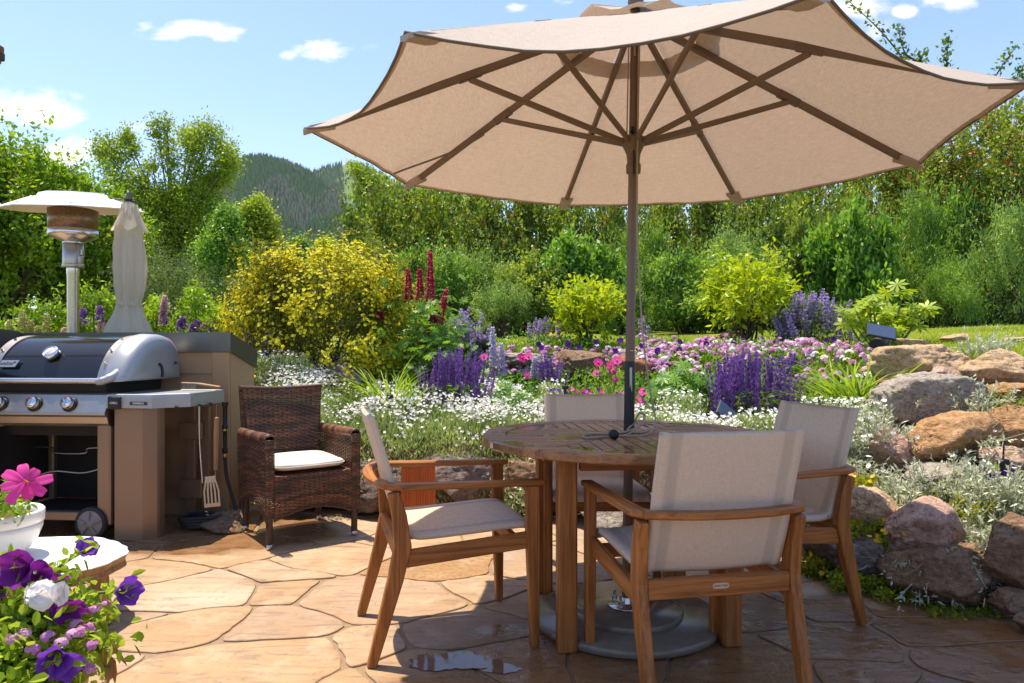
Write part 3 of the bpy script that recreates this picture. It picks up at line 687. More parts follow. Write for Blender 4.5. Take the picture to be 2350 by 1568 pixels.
chairs = [((.586, 2.365), R(11), None),
          ((-.238, 2.784), R(-73.5), 'teak armchair half in sun, facing right beside the round table and the wicker chair'),
          ((1.03, 2.966), R(107.6), 'teak armchair at table facing left, closest to the boulder wall'),
          ((.41, 3.44), R(181), 'teak armchair on the far side of table, mostly hidden, backed by white flowers')]
for (xy, rz, lb) in chairs:
    if lb is None: ch.location = (*xy, .0); ch.rotation_euler = (0, 0, rz); continue
    c_ = copy_thing(ch, (*xy, .0), rz); c_['label'] = lb

# ---- wicker armchair with real woven strands
M['wicker'] = None
m, q = newmat('wicker_strand'); tn = tint(q); f = q.noise(q.pos, 55, 3)
c = q.mix(q.ramp(tn, [(.4, 0.0), (.62, 1.0)]), (.07, .036, .022), (.27, .105, .05)); c = q.mix(q.ramp(f, [(.3, 0.0), (.7, .7)]), c, (.03, .018, .014))
q.ln(princ(q, c, .45, 0, .4), q.out.inputs[0]); M['wicker'] = m
wk = thing('wicker_armchair', 'dark brown wicker armchair with white seat cushion beside the tan cabinet', 'chair', (-1.316, 4.246, 0), math.atan2(-.6, -.8) )
wk.rotation_euler = (0, 0, PI + .6435)
def weave(mb, fn, rows, stakes, rng_, th=.0028, fill=.9):
    """fn(u, v) -> Vector point; strands run along u, rows along v"""
    sub = 3; nu = stakes * sub
    for j in range(rows):
        v0 = (j + .5 - fill / 2) / rows; v1 = (j + .5 + fill / 2) / rows; T_ = []
        Vv = []
        base = .5 + .32 * noise.noise((j * .35, 3.1, rows)) + .16 * (rng_.random() - .5)
        for i in range(nu + 1):
            u = i / nu; p = fn(u, (v0 + v1) / 2); e = 1e-3
            du = fn(min(u + e, 1), (v0 + v1) / 2) - fn(max(u - e, 0), (v0 + v1) / 2); dv = fn(u, v1) - fn(u, v0)
            nn = du.cross(dv).normalized(); o = th * math.cos(PI * i / sub + PI * j) 
            Vv += [fn(u, v0) + nn * (o - .0012), fn(u, (v0 + v1) / 2) + nn * (o + .0016), fn(u, v1) + nn * (o - .0012)]
            tt = base + .22 * noise.noise((u * stakes * .18, j * .21, 8)); T_ += [tt] * 3
        a = np.arange(nu) * 3; f_ = np.concatenate([np.stack([a, a + 3, a + 4, a + 1], 1), np.stack([a + 1, a + 4, a + 5, a + 2], 1)])
        mb.add(np.array([tuple(p) for p in Vv]), f_, np.array(T_), True)
    for i in range(stakes + 1):
        u = i / stakes
        mb_pts = [fn(u, v / 10) for v in range(11)]; tube(mb, mb_pts, .0022, 4, .2, False)
rw_ = random.Random(3)
def arch(u, z0, hgt): return z0 + hgt * (1 - (2 * u - 1) ** 2)
backx = lambda v: .235 + .03 * v
def back_out(u, v): z = .19 + .68 * v; x = (1 - 2 * u) * backx(v); return Vector((x, -.272 - .085 * max(0, (z - .42)) - .03 * (1 - (x / .26) ** 2), z + .012 * (x / .26) ** 2 * v))
def back_in(u, v): z = .40 + .47 * v; x = (2 * u - 1) * (.205 + .05 * v); return Vector((x, -.222 - .10 * max(0, (z - .42)) - .03 * (1 - (x / .26) ** 2), z + .012 * (x / .26) ** 2 * v))
mb = MB(); weave(mb, back_out, 58, 18, rw_); weave(mb, back_in, 42, 16, rw_)
tube(mb, spline([back_out(u / 8, 1.0) + Vector((0, .018, .004)) for u in range(9)], 3), .016, 8, .45); mb.build('backrest', M['wicker'], wk)
for s in (-1, 1):
    mb = MB()
    fo = lambda u, v: Vector((s * (.272 + .012 * v), (-.272 + .545 * u) * s * (1 if s > 0 else -1), arch(u, .13, .10) + (.60 + .015 * u - arch(u, .13, .10)) * v))
    fi = lambda u, v: Vector((s * (.232 + .008 * v), .262 - .50 * u, .40 + .21 * v))
    weave(mb, fo if s > 0 else (lambda u, v: fo(1 - u, v)), 38, 18, rw_, fill=.82); weave(mb, fi if s > 0 else (lambda u, v: fi(1 - u, v)), 20, 16, rw_)
    ft = lambda u, v: Vector((s * (.232 + .052 * u), .275 + .0 * v, .16 + .455 * v))
    weave(mb, ft if s < 0 else (lambda u, v: ft(1 - u, v)), 40, 2, rw_, .0015)
    wr_ = spline([(s * .258, -.27, .612), (s * .260, 0, .615), (s * .258, .24, .622), (s * .258, .272, .606), (s * .258, .278, .57)], 6)
    for ii in range(len(wr_) - 1):
        a, b = wr_[ii], wr_[ii + 1]; tube(mb, [a, a.lerp(b, .5), b], [.0285, .031, .0285], 10, .35 + .3 * rw_.random(), False)
    mb.build('armrest', M['wicker'], wk)
mb = MB(); weave(mb, lambda u, v: Vector(((1 - 2 * u) * -.232, .272 + .012 * math.sin(PI * v), arch(u, .15, .055) + (.405 - arch(u, .15, .055)) * v)), 24, 16, rw_)
mb.build('front_apron', M['wicker'], wk)
mb = MB(); weave(mb, lambda u, v: Vector(((2 * u - 1) * .235, -.235 + .50 * v, .405)), 34, 16, rw_, fill=.8); mb.build('seat', M['wicker'], wk)
for x, y, hh in ((-.255, .258, .2), (.255, .258, .2), (-.235, -.262, .22), (.235, -.262, .22)):
    mb = MB(); sx_ = 1 if x > 0 else -1
    lx = [(x * 1.0, y * 1.0, z) for z in np.linspace(.028, hh, 16)]
    tube(mb, lx, [.0185 + .0012 * (i % 2) for i in range(16)], 10, .4); l_ = mb.build('leg', M['wicker'], wk)
    mb = MB(); lathe(mb, [(.014, 0.0), (.0175, .003), (.0185, .03), (.012, .031)], 12, (x, y, 0)); mb.build('foot_cap', M['steel2'], l_)
cu = thing('seat_cushion', 'thin white cushion lying on the wicker armchair', 'cushion', wk.location + Vector((0, 0, .414)), wk.rotation_euler[2])
def cush(u, v):
    a = 2 * PI * u; e = .32; b = PI * (v - .5); cb = math.copysign(abs(math.cos(b)) ** .45, math.cos(b)); sb = math.copysign(abs(math.sin(b)) ** .8, math.sin(b))
    x = .222 * math.copysign(abs(math.cos(a)) ** e, math.cos(a)) * cb; y = .232 * math.copysign(abs(math.sin(a)) ** e, math.sin(a)) * cb
    z = .034 + .030 * sb + (.010 * noise.noise((x * 6, y * 6, 1)) + .012 * (1 - (x / .22) ** 2) * (1 - (y / .23) ** 2)) * (1 if sb > 0 else 0)
    return Vector((x, y + .02, z))
mb = MB(); grid(mb, cush, 56, 20); ck = mb.build('cushion_cover', M['cush'], cu)
mb = MB(); tube(mb, [cush(i / 60, .5) * 1.0 for i in range(61)], .004, 6); mb.build('piping', M['cush'], cu)

# ---- gas grill
GO = G(350, 1242); gr = thing('gas_grill', 'stainless gas grill with black lid and grey end cap in front of the tan siding', 'grill', GO, R(-5))
LP = [(.0, .935), (.006, .965), (.035, 1.025), (.08, 1.09), (.14, 1.145), (.21, 1.185), (.30, 1.208), (.40, 1.210), (.49, 1.19), (.56, 1.13), (.59, 1.05), (.60, .96), (.60, .935)]
LPs = [(p.x, p.y) for p in spline([(y, z, 0) for y, z in LP], 4)]
mb = MB(); loft(mb, [[(x, y, z) for y, z in LPs] for x in (-1.0, -.345)], closed=True, sm=True); lid = mb.build('lid', M['enamel'], gr)
for x0, x1, xr in ((-1.06, -1.0, -1.03), (-.345, -.30, -.322)):
    mb = MB(); loft(mb, [[(x, y - .004 + .004 * (y > .3), z + .006) for y, z in LPs] for x in (x0, x1)], sm=True); bnd = mb.build('lid_band', M['steel'], gr)
    for i in (9, 14, 20): mb = MB(); y, z = LPs[i]; lathe(mb, [(.009, -.014), (.008, -.006), (.001, -.004)], 10, (xr, y - .006, z + .006), 'Y'); mb.build('rivet', M['steel2'], bnd)
def capsec(x, s, dz, fb):
    return [(x, .30 + (y - .30) * s - fb, 1.06 + (z - 1.06) * s * (1.03 if z > 1.06 else 1.0) + dz) for y, z in LPs]
mb = MB(); loft(mb, [capsec(-.30, 1.03, .004, 0), capsec(-.285, 1.045, .005, 0), capsec(-.22, 1.03, .004, 0), capsec(-.185, .98, .0, 0), capsec(-.168, .86, -.004, 0), capsec(-.164, .5, -.01, 0)], sm=True)
ec = mb.build('end_cap', M['alu'], gr)
mb = MB(); tube(mb, spline([(-.163, .36, .95), (-.1605, .355, 1.0), (-.1605, .335, 1.03), (-.163, .32, 1.035)], 4), .009, 6); lathe(mb, [(.01, 0), (.009, .006), (.001, .007)], 10, (-.160, .50, 1.04), 'X'); mb.build('slot', M['black'], ec)
mb = MB(); tube(mb, [(-1.06, -.035, .942), (-.30, -.035, .942)], .017, 14); hd = mb.build('handle', M['steel2'], lid)
mb = MB(); tube(mb, spline([(-.315, -.038, .938), (-.285, -.036, .943), (-.25, .0, .965), (-.23, .06, 1.0)], 5), [.022] * 4 + [.024] * 4 + [.027] * 4 + [.032] * 4, 12); lathe(mb, [(.010, -.026), (.009, -.022), (.0, -.022)], 10, (-.285, -.036, .943), 'Y'); mb.build('handle_end', M['alu'], lid)
# gauge and badge sit on the sloping lid face
ga = Matrix.Rotation(R(-38), 3, 'X')
def onface(x, y, z): return Vector((x, y, z))
gm = thing('thermometer', None, None); gm.parent = gr; gm.location = (-.683, .072, 1.095); gm.rotation_euler = (R(50), 0, 0)
mb = MB(); lathe(mb, [(.040, 0), (.046, .004), (.046, .030), (.040, .036), (.036, .034)], 32, caps=False); mb.build('bezel', M['chrome'], gm)
mb = MB(); lathe(mb, [(.037, .0), (.037, .031), (.001, .032)], 32); 
mb.build('dial', M['dialface'], gm)
mb = MB(); beam(mb, [(-.012, -.012, .0335), (.018, .018, .0335)], .003, .001, b=.0002); mb.build('needle', M['red'], gm)
mb = MB(); slab(mb, [(-.06, -.024), (.052, -.024), (.062, .024), (-.052, .024)], 0, .006, .002); bd = mb.build('badge', M['plate'], gr, loc=(-.93, .028, 1.040), rot=(R(58), 0, 0))
text('weber', .038, M['ink'], bd, (-.008, 0, .0066), (0, 0, 0))
mb = MB(); lathe(mb, [(.008, .006), (.008, .0068), (.001, .007)], 12, (.04, .010, 0)); mb.build('badge_mark', M['ink'], bd)
# firebox, control panel, knobs
mb = MB(); loft(mb, [[(x, y, z) for y, z in ((.02, .932), (.59, .932), (.57, .80), (.50, .62), (.12, .60), (.05, .80))] for x in (-1.03, -.31)]); mb.build('firebox', M['shade'], gr)
mb = MB(); CPp = [(.055, .868), (.012, .868), (-.004, .858), (-.052, .752), (-.052, .742), (-.03, .728), (-.02, .690), (.0, .672), (.055, .672)]
loft(mb, [[(x, y, z) for y, z in CPp] for x in (-1.08, -.262)]); cp = mb.build('control_panel', M['steel'], gr)
mb = MB(); tube(mb, [(-1.05, -.010, .700), (-.30, -.010, .700)], .012, 8, sm=True); mb.build('drip_lip', M['brass'], cp)
for x in (-.93, -.712, -.493):
    k_ = thing('knob', None, None); k_.parent = gr; k_.location = (x, -.030, .803); k_.rotation_euler = (R(66), 0, 0)
    mb = MB(); lathe(mb, [(.044, 0), (.046, .003), (.038, .006), (.036, .012)], 28, caps=False); mb.build('knob_collar', M['black'], k_)
    mb = MB(); lathe(mb, [(.034, .006), (.036, .010), (.035, .040), (.030, .046), (.001, .047)], 28); mb.build('knob_body', M['chrome'], k_)
    mb = MB(); beam(mb, [(0, -.024, .047), (0, .026, .047)], .016, .012, b=.003); mb.build('knob_grip', M['steel2'], k_)
    mb = MB(); box(mb, (0, .020, .0545), .008, .016, .003, .0005); mb.build('knob_mark', M['red'], k_)
# cart
for c_, a_, b_, h_ in (((-.305, .02, .385), .085, .045, .60), ((-.30, .50, .385), .07, .045, .60), ((-1.04, .02, .385), .085, .045, .60), ((-1.04, .50, .385), .07, .045, .60)):
    mb = MB(); box(mb, c_, a_, b_, h_, .008); mb.build('cart_post', M['taupe'], gr)
mb = MB(); box(mb, (-.305, .26, .40), .03, .42, .52, .004); mb.build('cart_side', M['taupe'], gr)
mb = MB(); box(mb, (-.67, .02, .135), .66, .05, .05, .005); mb.build('cart_rail', M['taupe'], gr)
mb = MB(); box(mb, (-.67, .28, .118), .70, .46, .022, .004); box(mb, (-.67, .525, .36), .70, .012, .46, .003); box(mb, (-1.04, .26, .40), .02, .42, .52, .004); mb.build('cabinet_panels', M['shade'], gr)
mb = MB(); tube(mb, spline([(-1.0, .30, .50), (-.85, .28, .50), (-.82, .26, .47), (-.62, .26, .47), (-.60, .28, .50), (-.38, .30, .50)], 5), .005, 6); tube(mb, spline([(-.98, .2, .30), (-.80, .22, .36), (-.6, .25, .35), (-.4, .3, .42)], 5), .006, 6)
mb.build('gas_manifold', M['steel'], gr)
mb = MB(); lathe(mb, [(.001, -.03), (.028, -.03), (.03, -.026), (.05, -.022), (.076, -.024), (.078, -.02), (.078, .02), (.07, .025)], 28, (-.375, .0, .098), 'Y')
for k in range(5):
    a = k * 2 * PI / 5 + .3; beam(mb, [(-.375 + .02 * math.cos(a), -.028, .098 + .02 * math.sin(a)), (-.375 + .074 * math.cos(a), -.026, .098 + .074 * math.sin(a))], .010, .022, up=(0, 1, 0), b=.003)
wh = mb.build('wheel', M['wheelg'], gr)
mb = MB(); lathe(mb, [(.076, -.022), (.094, -.022), (.098, -.016), (.098, .016), (.094, .022), (.076, .022)], 32, (-.375, .0, .098), 'Y', caps=False); mb.build('tyre', M['rubber'], wh)
# side pillar and table
mb = MB(); loft(mb, [[(x, y, z) for x, y in ((-.236, 0), (-.062, 0), (-.006, .055), (-.0, .075), (-.0, .12), (-.236, .12))] for z in (.0, .777)]); mb.build('side_pillar', M['taupe'], gr)
mb = MB(); box(mb, (-.03, .47, .40), .06, .03, .76, .004); box(mb, (.06, .49, .40), .05, .03, .70, .004); box(mb, (-.02, .44, .60), .16, .02, .11, .004); box(mb, (-.02, .44, .22), .16, .02, .12, .004)
mb.build('rear_frame', M['taupe'], gr)
STO = [(-.262, -.04), (.02, -.04), (.075, .02), (.175, .10), (.175, .505), (-.262, .505)]
mb = MB(); pc = np.array(STO); ctr = pc.mean(0)
def sring(s, z): return [tuple(p_) + (z,) for p_ in ctr + (pc - ctr) * s]
loft(mb, [sring(.97, .785), sring(1.0, .783), sring(1.0, .846), sring(.985, .862), sring(.93, .866), sring(.90, .862)]); stb = mb.build('side_table', M['alu'], gr)
mb = MB(); box(mb, (-.205, -.048, .815), .076, .018, .076, .012); tk = mb.build('temperature_unit', M['black'], gr); text('iGRILL', .017, M['white_ink'], tk, (-.202, -.058, .815), (PI / 2, 0, 0))
mb = MB(); box(mb, (-.06, -.0425, .812), .105, .004, .020, .001); np_ = mb.build('name_strip', M['ink'], gr); text('GENESIS II', .0155, M['white_ink'], np_, (-.06, -.0452, .812), (PI / 2, 0, 0))
for x, y in ((.115, .046), (.176, .20), (.176, .32)):
    mb = MB(); tube(mb, [(x, y, .79), (x + .02, y - .012, .782), (x + .026, y - .016, .79)], .005, 6); mb.build('tool_hook', M['black'], stb)
def gl(x, y, z): a = R(-5); return GO + Vector((x * math.cos(a) - y * math.sin(a), x * math.sin(a) + y * math.cos(a), z))
# hanging tools
sp_ = thing('spatula', 'slotted metal spatula hanging from a hook of the grill side table', 'spatula', gl(.20, .185, .78), R(-5))
mb = MB(); tube(mb, spline([(-.018, 0, .0), (-.015, 0, -.2), (0, .0, -.42), (.004, .0, -.47)], 6), .0055, 6); mb.build('shaft', M['steel2'], sp_)
mb = MB(); bw = .046
for i in range(5):
    x = -bw + i * bw / 2; beam(mb, [(x * .62, -.002, -.45), (x, -.006, -.52), (x, -.012, -.60)], .011, .0025, up=(0, 1, 0), b=.0006)
beam(mb, [(-bw - .006, -.0125, -.605), (bw + .006, -.0125, -.605)], .003, .024, b=.0006); beam(mb, [(-.034, -.001, -.45), (.034, -.001, -.45)], .003, .04, b=.0006)
ob = mb.build('blade', M['steel'], sp_, loc=(.0, .0, .0)); ob.rotation_euler = (0, R(-7), 0)
wt = thing('grill_tool', 'hanging barbecue tool with a long pale wooden handle beside the spatula', 'tool', gl(.215, .33, .78), R(-5))
mb = MB(); tube(mb, [(0, 0, 0), (.0, 0, -.09)], .0015, 5); mb.build('loop', M['steel'], wt)
mb = MB(); beam(mb, [(.0, 0, -.08), (-.002, 0, -.2), (-.006, 0, -.42)], [.03, .034, .026], [.018, .02, .016], up=(0, 1, 0), b=.006); mb.build('handle', M['brush_wood'], wt)
mb = MB(); tube(mb, [(-.006, 0, -.42), (-.004, 0, -.50)], .004, 6); mb.build('tang', M['steel'], wt)
br = thing('grill_brush', 'wooden grill brush lying along the back of the grill side table', 'brush', gl(-.02, .44, .868), R(-9))
mb = MB(); beam(mb, [(-.06, 0, .040), (.06, 0, .036), (.21, 0, .016)], [.034, .03, .026], [.014, .014, .013], b=.004); mb.build('handle', M['brush_wood'], br)
mb = MB(); g = rs(4)
for i in range(9):
    for j in range(3): tube(mb, [(-.055 + i * .010, -.010 + j * .010, .034), (-.055 + i * .010 + g.randn() * .002, -.010 + j * .010, .002)], .0028, 4)
mb.build('bristles', M['steel'], br)
# gas hose
hz = thing('gas_hose', 'black gas hose with brass fittings coiled on the paving behind the grill pillar', 'hose', gl(.10, .35, 0))
hp = []
for i in range(60):
    a = i * .42; r_ = .10 + .012 * math.sin(i * 1.3); hp.append((.02 + r_ * 1.35 * math.cos(a), -.02 + r_ * math.sin(a), .014 + .0011 * i))
mb = MB(); tube(mb, spline(hp + [(.20, -.02, .05), (.26, -.04, .02), (.20, .02, .16), (.15, .04, .30), (.13, .06, .42)], 3), .011, 8); mb.build('tube', M['rubber'], hz)
mb = MB(); lathe(mb, [(.011, .42), (.013, .43), (.013, .46), (.018, .462), (.018, .49), (.012, .492), (.012, .60), (.019, .602), (.019, .64), (.014, .642), (.014, .76), (.02, .765), (.02, .79)], 12, (.13, .06, 0)); mb.build('pipe', M['black'], hz)
mb = MB(); lathe(mb, [(.0125, .431), (.0145, .433), (.0145, .455), (.0125, .457)], 12, (.13, .06, 0)); lathe(mb, [(.016, .60), (.0205, .603), (.0205, .615), (.016, .618)], 8, (.13, .06, 0)); mb.build('fitting', M['brass'], hz)

# ---- siding surround behind the grill
su = thing('outdoor_kitchen_surround', 'tan lap-sided surround with bronze metal coping behind the grill', 'cabinet', (-1.92, 4.70, 0), R(-5))
mb = MB(); z = 0.0
while z < 1.10:
    z1 = min(z + .193, 1.11); loft(mb, [[(x, y, zz) for y, zz in ((.012, z), (-.010, z), (-.001, z1 + .004), (.012, z1 + .004))] for x in (-1.75, -.121)]); z += .193
mb.build('front_siding', M['siding'], su)
mb = MB(); z = 0.0
while z < 1.05:
    z1 = min(z + .193, 1.03); loft(mb, [[(x, y, zz) for x, zz in ((-1.54, z), (-1.518, z), (-1.527, z1 + .004), (-1.54, z1 + .004))] for y in (-1.2, -.012)]); z += .193
mb.build('wing_siding', M['siding'], su)
mb = MB(); box(mb, (-.06, .0, .555), .118, .026, 1.11, .003); mb.build('corner_board', M['trimboard'], su)
mb = MB(); loft(mb, [[(x, y, zz) for y, zz in ((.0135, .0), (.36, .0), (.36, 1.00), (.0135, 1.11))] for x in (-.012, -.0)]); mb.build('end_panel', M['trimboard'], su)
mb = MB(); loft(mb, [[(x, y, zz) for y, zz in ((-.018, 1.112), (-.018, 1.245), (.38, 1.125), (.38, .995), (.372, .995), (.02, 1.105))] for x in (-1.75, .014)]); mb.build('coping', M['flash'], su)
mb = MB(); loft(mb, [[(x, y, zz) for x, zz in ((-1.52, 1.11), (-1.505, 1.11), (-1.505, 1.25 + .09 * -y), (-1.75, 1.25 + .09 * -y), (-1.75, 1.11))] for y in (-1.25, -.02)]); mb.build('wing_coping', M['flash'], su)
# ---- patio heater
ph = thing('patio_heater', 'stainless patio heater with white reflector hood behind the grill', 'patio heater', (P(168, 700, 5.35).x, 5.35, .0))
mb = MB(); a0 = R(22.5 + 8)
def oct(r, z): return [(r * math.cos(a0 + k * PI / 4), r * math.sin(a0 + k * PI / 4), z + .12 * r * math.sin(a0 + k * PI / 4)) for k in range(8)]
loft(mb, [oct(.49, 2.205), oct(.495, 2.212), oct(.30, 2.295), oct(.245, 2.300), oct(.225, 2.335), oct(.01, 2.342)], caps=False); loft(mb, [oct(.49, 2.2045), oct(.3, 2.285), oct(.02, 2.30)], caps=False)
for k in range(8):
    a = a0 + k * PI / 4
    for r_, z_ in ((.27, 2.300), (.46, 2.229)): lathe(mb, [(.008, z_ - .004), (.008, z_ + .008), (.001, z_ + .010)], 8, (r_ * math.cos(a), r_ * math.sin(a), .12 * r_ * math.sin(a)))
mb.build('reflector', m_plain('white_reflector', (.90, .90, .90), .22, .0, .6, .02, 6), ph)
m, q = newmat('heater_screen'); f = q.n('ShaderNodeTexVoronoi', I={'Vector': q.obj, 'Scale': 160.0}).outputs[0]
q.ln(princ(q, q.mix(q.ramp(f, [(.2, 0.0), (.5, 1.0)]), (.05, .03, .02), (.30, .20, .14)), .35, .8), q.out.inputs[0])
mb = MB(); lathe(mb, [(.155, 2.05), (.168, 2.055), (.172, 2.205), (.16, 2.21)], 40, caps=False); mb.build('screen', m, ph)
mb = MB(); lathe(mb, [(.168, 2.00), (.171, 2.003), (.171, 2.053), (.16, 2.056)], 40, caps=False); lathe(mb, [(.07, 1.955), (.10, 1.97), (.165, 2.002), (.168, 2.006)], 40, caps=False); lathe(mb, [(.072, 1.945), (.074, 1.95), (.074, 1.963), (.07, 1.966)], 32); mb.build('burner_bowl', M['steel2'], ph)
mb = MB(); lathe(mb, [(.060, 1.76), (.070, 1.765), (.072, 1.77), (.072, 1.94), (.06, 1.945)], 32); lathe(mb, [(.074, 1.76), (.076, 1.762), (.076, 1.785), (.074, 1.788)], 32); box(mb, (.078, -.01, 1.88), .02, .03, .05, .004); mb.build('control_housing', M['steel'], ph)
mb = MB(); lathe(mb, [(.042, .8), (.042, 1.70), (.046, 1.72), (.046, 1.762)], 28, caps=False); lathe(mb, [(.25, .0), (.25, .70), (.2, .78), (.042, .80)], 32); mb.build('post', M['steel2'], ph)
# ---- folded cream umbrella
FD = 5.16; fx = P(297, 700, FD); fu = thing('folded_umbrella', 'folded cream patio umbrella tied at the waist, beside the patio heater', 'umbrella', (fx.x, FD, 0))
zy = lambda y: CH + (HY - y) / F * FD
prof = [(zy(470), .055), (zy(500), .075), (zy(540), .094), (zy(590), .106), (zy(630), .106), (zy(660), .095), (zy(688), .080), (zy(700), .077), (zy(712), .085), (zy(735), .112), (zy(765), .150), (1.0, .19), (.80, .20)]
zz = [p[0] for p in prof][::-1]; rr = [p[1] for p in prof][::-1]; zt_ = prof[0][0]
def fold(u, v):
    z = zt_ - (zt_ - .8) * v; r_ = np.interp(z, zz, rr); a = 2 * PI * u; tw = 1.5 * (zt_ - z)
    p_ = 1 + .20 * (1 - 2 * abs(math.sin(3.0 * a + tw * .8)) ** .6) * min(1, (zt_ + .05 - z) * 4) + .06 * math.sin(11 * a - tw * 3 + 1)
    return Vector((r_ * p_ * math.cos(a), r_ * p_ * math.sin(a), z))
mb = MB(); grid(mb, fold, 110, 60); mb.build('canopy', M['cream'], fu)
zf = zy(465); mb = MB(); grid(mb, lambda u, v: Vector(((.035 + .075 * v) * (1 + .18 * v * math.sin(5 * 2 * PI * u)) * math.cos(2 * PI * u), (.035 + .075 * v) * (1 + .18 * v * math.sin(5 * 2 * PI * u)) * math.sin(2 * PI * u), zf - (zf - zy(528)) * v - .02 * v * math.sin(5 * 2 * PI * u + 1))), 72, 8); mb.build('top_flap', M['cream'], fu)
mb = MB(); lathe(mb, [(.074, zy(706)), (.080, zy(704)), (.080, zy(696)), (.074, zy(694))], 24, caps=False); mb.build('tie', M['cream'], fu)
mb = MB(); lathe(mb, [(.02, zf - .01), (.035, zf), (.025, zf + .01), (.04, zf + .018), (.012, zf + .024), (.001, zf + .026)], 12); beam(mb, [(-.09, -.02, zf + .02), (.05, 0, zf + .005)], .04, .008, b=.002); mb.build('finial', M['black'], fu)
mb = MB(); tube(mb, [(0, 0, 0), (0, 0, 2.3)], .02, 10); mb.build('pole', M['pole'], fu)

# ---- low live-edge table, pot, planter
lt = thing('live_edge_table', 'low live-edge side table with bleached top at left of the paving', 'side table', (-2.02, 2.84, 0))
ol = []
for i in range(120):
    a = 2 * PI * i / 120; r_ = 1 + .05 * noise.noise((math.cos(a) * 2.2, math.sin(a) * 2.2, 3)) + .022 * noise.noise((math.cos(a) * 7, math.sin(a) * 7, 1))
    ol.append((.40 * r_ * math.cos(a), .325 * r_ * math.sin(a)))
ol = np.array(ol); mb = MB(); loft(mb, [[tuple(p_ * s_) + (z_,) for p_ in ol] for s_, z_ in ((.95, .205), (.985, .215), (.965, .235), (1.0, .262))]); mb.build('edge', M['livewood'], lt)
mb = MB(); loft(mb, [[tuple(p_ * s_) + (z_,) for p_ in ol] for s_, z_ in ((1.0, .2625), (1.003, .267), (.985, .271))]); mb.build('tabletop', M['livetop'], lt)
for x, y in ((.335, -.02), (-.22, .21), (-.20, -.22)):
    mb = MB(); beam(mb, [(x + .02, y, 0), (x, y, .206)], .05, .06, up=(0, 1, 0), b=.005); mb.build('leg', M['livewood'], lt)
fp = thing('flower_pot', 'round white glazed pot standing on the live-edge table', 'flower pot', (-2.12, 2.83, .271))
mb = MB(); lathe(mb, [(.06, .0), (.10, .004), (.145, .06), (.166, .115), (.168, .135), (.163, .137), (.172, .142), (.174, .185), (.168, .192), (.158, .188), (.154, .165), (.15, .15)], 48, caps=False); mb.build('bowl', M['pot'], fp)
mb = MB(); grid(mb, lambda u, v: Vector((.152 * v * math.cos(2 * PI * u), .152 * v * math.sin(2 * PI * u), .158 + .012 * noise.noise((u * 20, v * 9, 2)))), 48, 12); mb.build('mulch', M['mulch'], fp)
pn = thing('flower_planter', 'tall taupe planter overflowing with petunias at the lower left corner', 'planter', (-1.235, 1.60, 0))
mb = MB(); lathe(mb, [(.16, .0), (.17, .005), (.232, .40), (.25, .41), (.255, .44), (.25, .446), (.235, .44), (.23, .41)], 48, caps=False); mb.build('planter_body', M['planter'], pn)
mb = MB(); grid(mb, lambda u, v: Vector((.232 * v * math.cos(2 * PI * u), .232 * v * math.sin(2 * PI * u), .415 + .01 * noise.noise((u * 20, v * 9, 5)))), 40, 8); mb.build('soil', M['soil'], pn)
# ---- redwood box behind the chair
rb_ = thing('redwood_post_box', 'short grooved redwood box behind the left teak armchair', 'wooden box', (P(958, 1100, 4.36).x, 4.40, 0), R(8))
mb = MB(); box(mb, (0, 0, .20), .208, .208, .40, .003)
for k in range(14): box(mb, (-.0965 + k * .0148, -.105, .20), .010, .006, .392, .002); box(mb, (-.105, -.0965 + k * .0148, .20), .006, .010, .392, .002)
mb.build('box_body', M['redwood'], rb_)
mb = MB(); box(mb, (0, 0, .403), .213, .213, .006, .001); mb.build('box_lid', M['redwood'], rb_)
# ---- eave bracket at left frame edge
eb = thing('roof_bracket', 'brown wooden roof bracket end poking in at the left edge of the sky', 'roof bracket', P(-6, 125, 4.0))
mb = MB(); beam(mb, [(.012, 0, 0), (-2.6, 0, 0)], .10, .05, b=.006); mb.build('timber', M['bark'], eb); mb = MB(); beam(mb, [(-.0, 0, .0465), (-2.6, 0, .0465)], .12, .04, b=.006); mb.build('fascia', M['redrock'], eb); mb = MB(); box(mb, (-2.5, 0, (-.026 - eb.location.z) / 2), .14, .14, eb.location.z - .026, .006); mb.build('post', M['bark'], eb); mb = MB(); box(mb, (-.02, 0, -.035), .05, .06, .03, .006); mb.build('bracket_foot', M['bark'], eb)
# ---- solar spotlights and stakes
def spotlight(label, p, gz, pan_rot, head_dir, sc=1.0):
    t = thing('solar_spotlight', label, 'garden light', (p.x, p.y, gz), 0, 'solar garden lights'); h = p.z - gz
    mb = MB(); tube(mb, [(0, 0, -.03), (0, 0, h - .05 * sc)], .008, 6); mb.build('stake', M['black'], t)
    mb = MB(); d = Vector(head_dir).normalized(); c = Vector((0, 0, h - .03 * sc)); tube(mb, [c - d * .06 * sc, c - d * .05 * sc, c + d * .02 * sc, c + d * .06 * sc, c + d * .062 * sc], [.02 * sc, .03 * sc, .038 * sc, .048 * sc, .04 * sc], 16); mb.build('lamp_head', M['black'], t)
    if pan_rot is not None:
        mb = MB(); box(mb, (0, 0, 0), .16 * sc, .115 * sc, .014, .004); pb = mb.build('panel_frame', M['black'], t, loc=(0, 0, h + .035 * sc), rot=pan_rot)
        mb = MB(); box(mb, (0, 0, .0085), .148 * sc, .103 * sc, .004, .001); mb.build('solar_cell', M['solar'], pb)
    return t
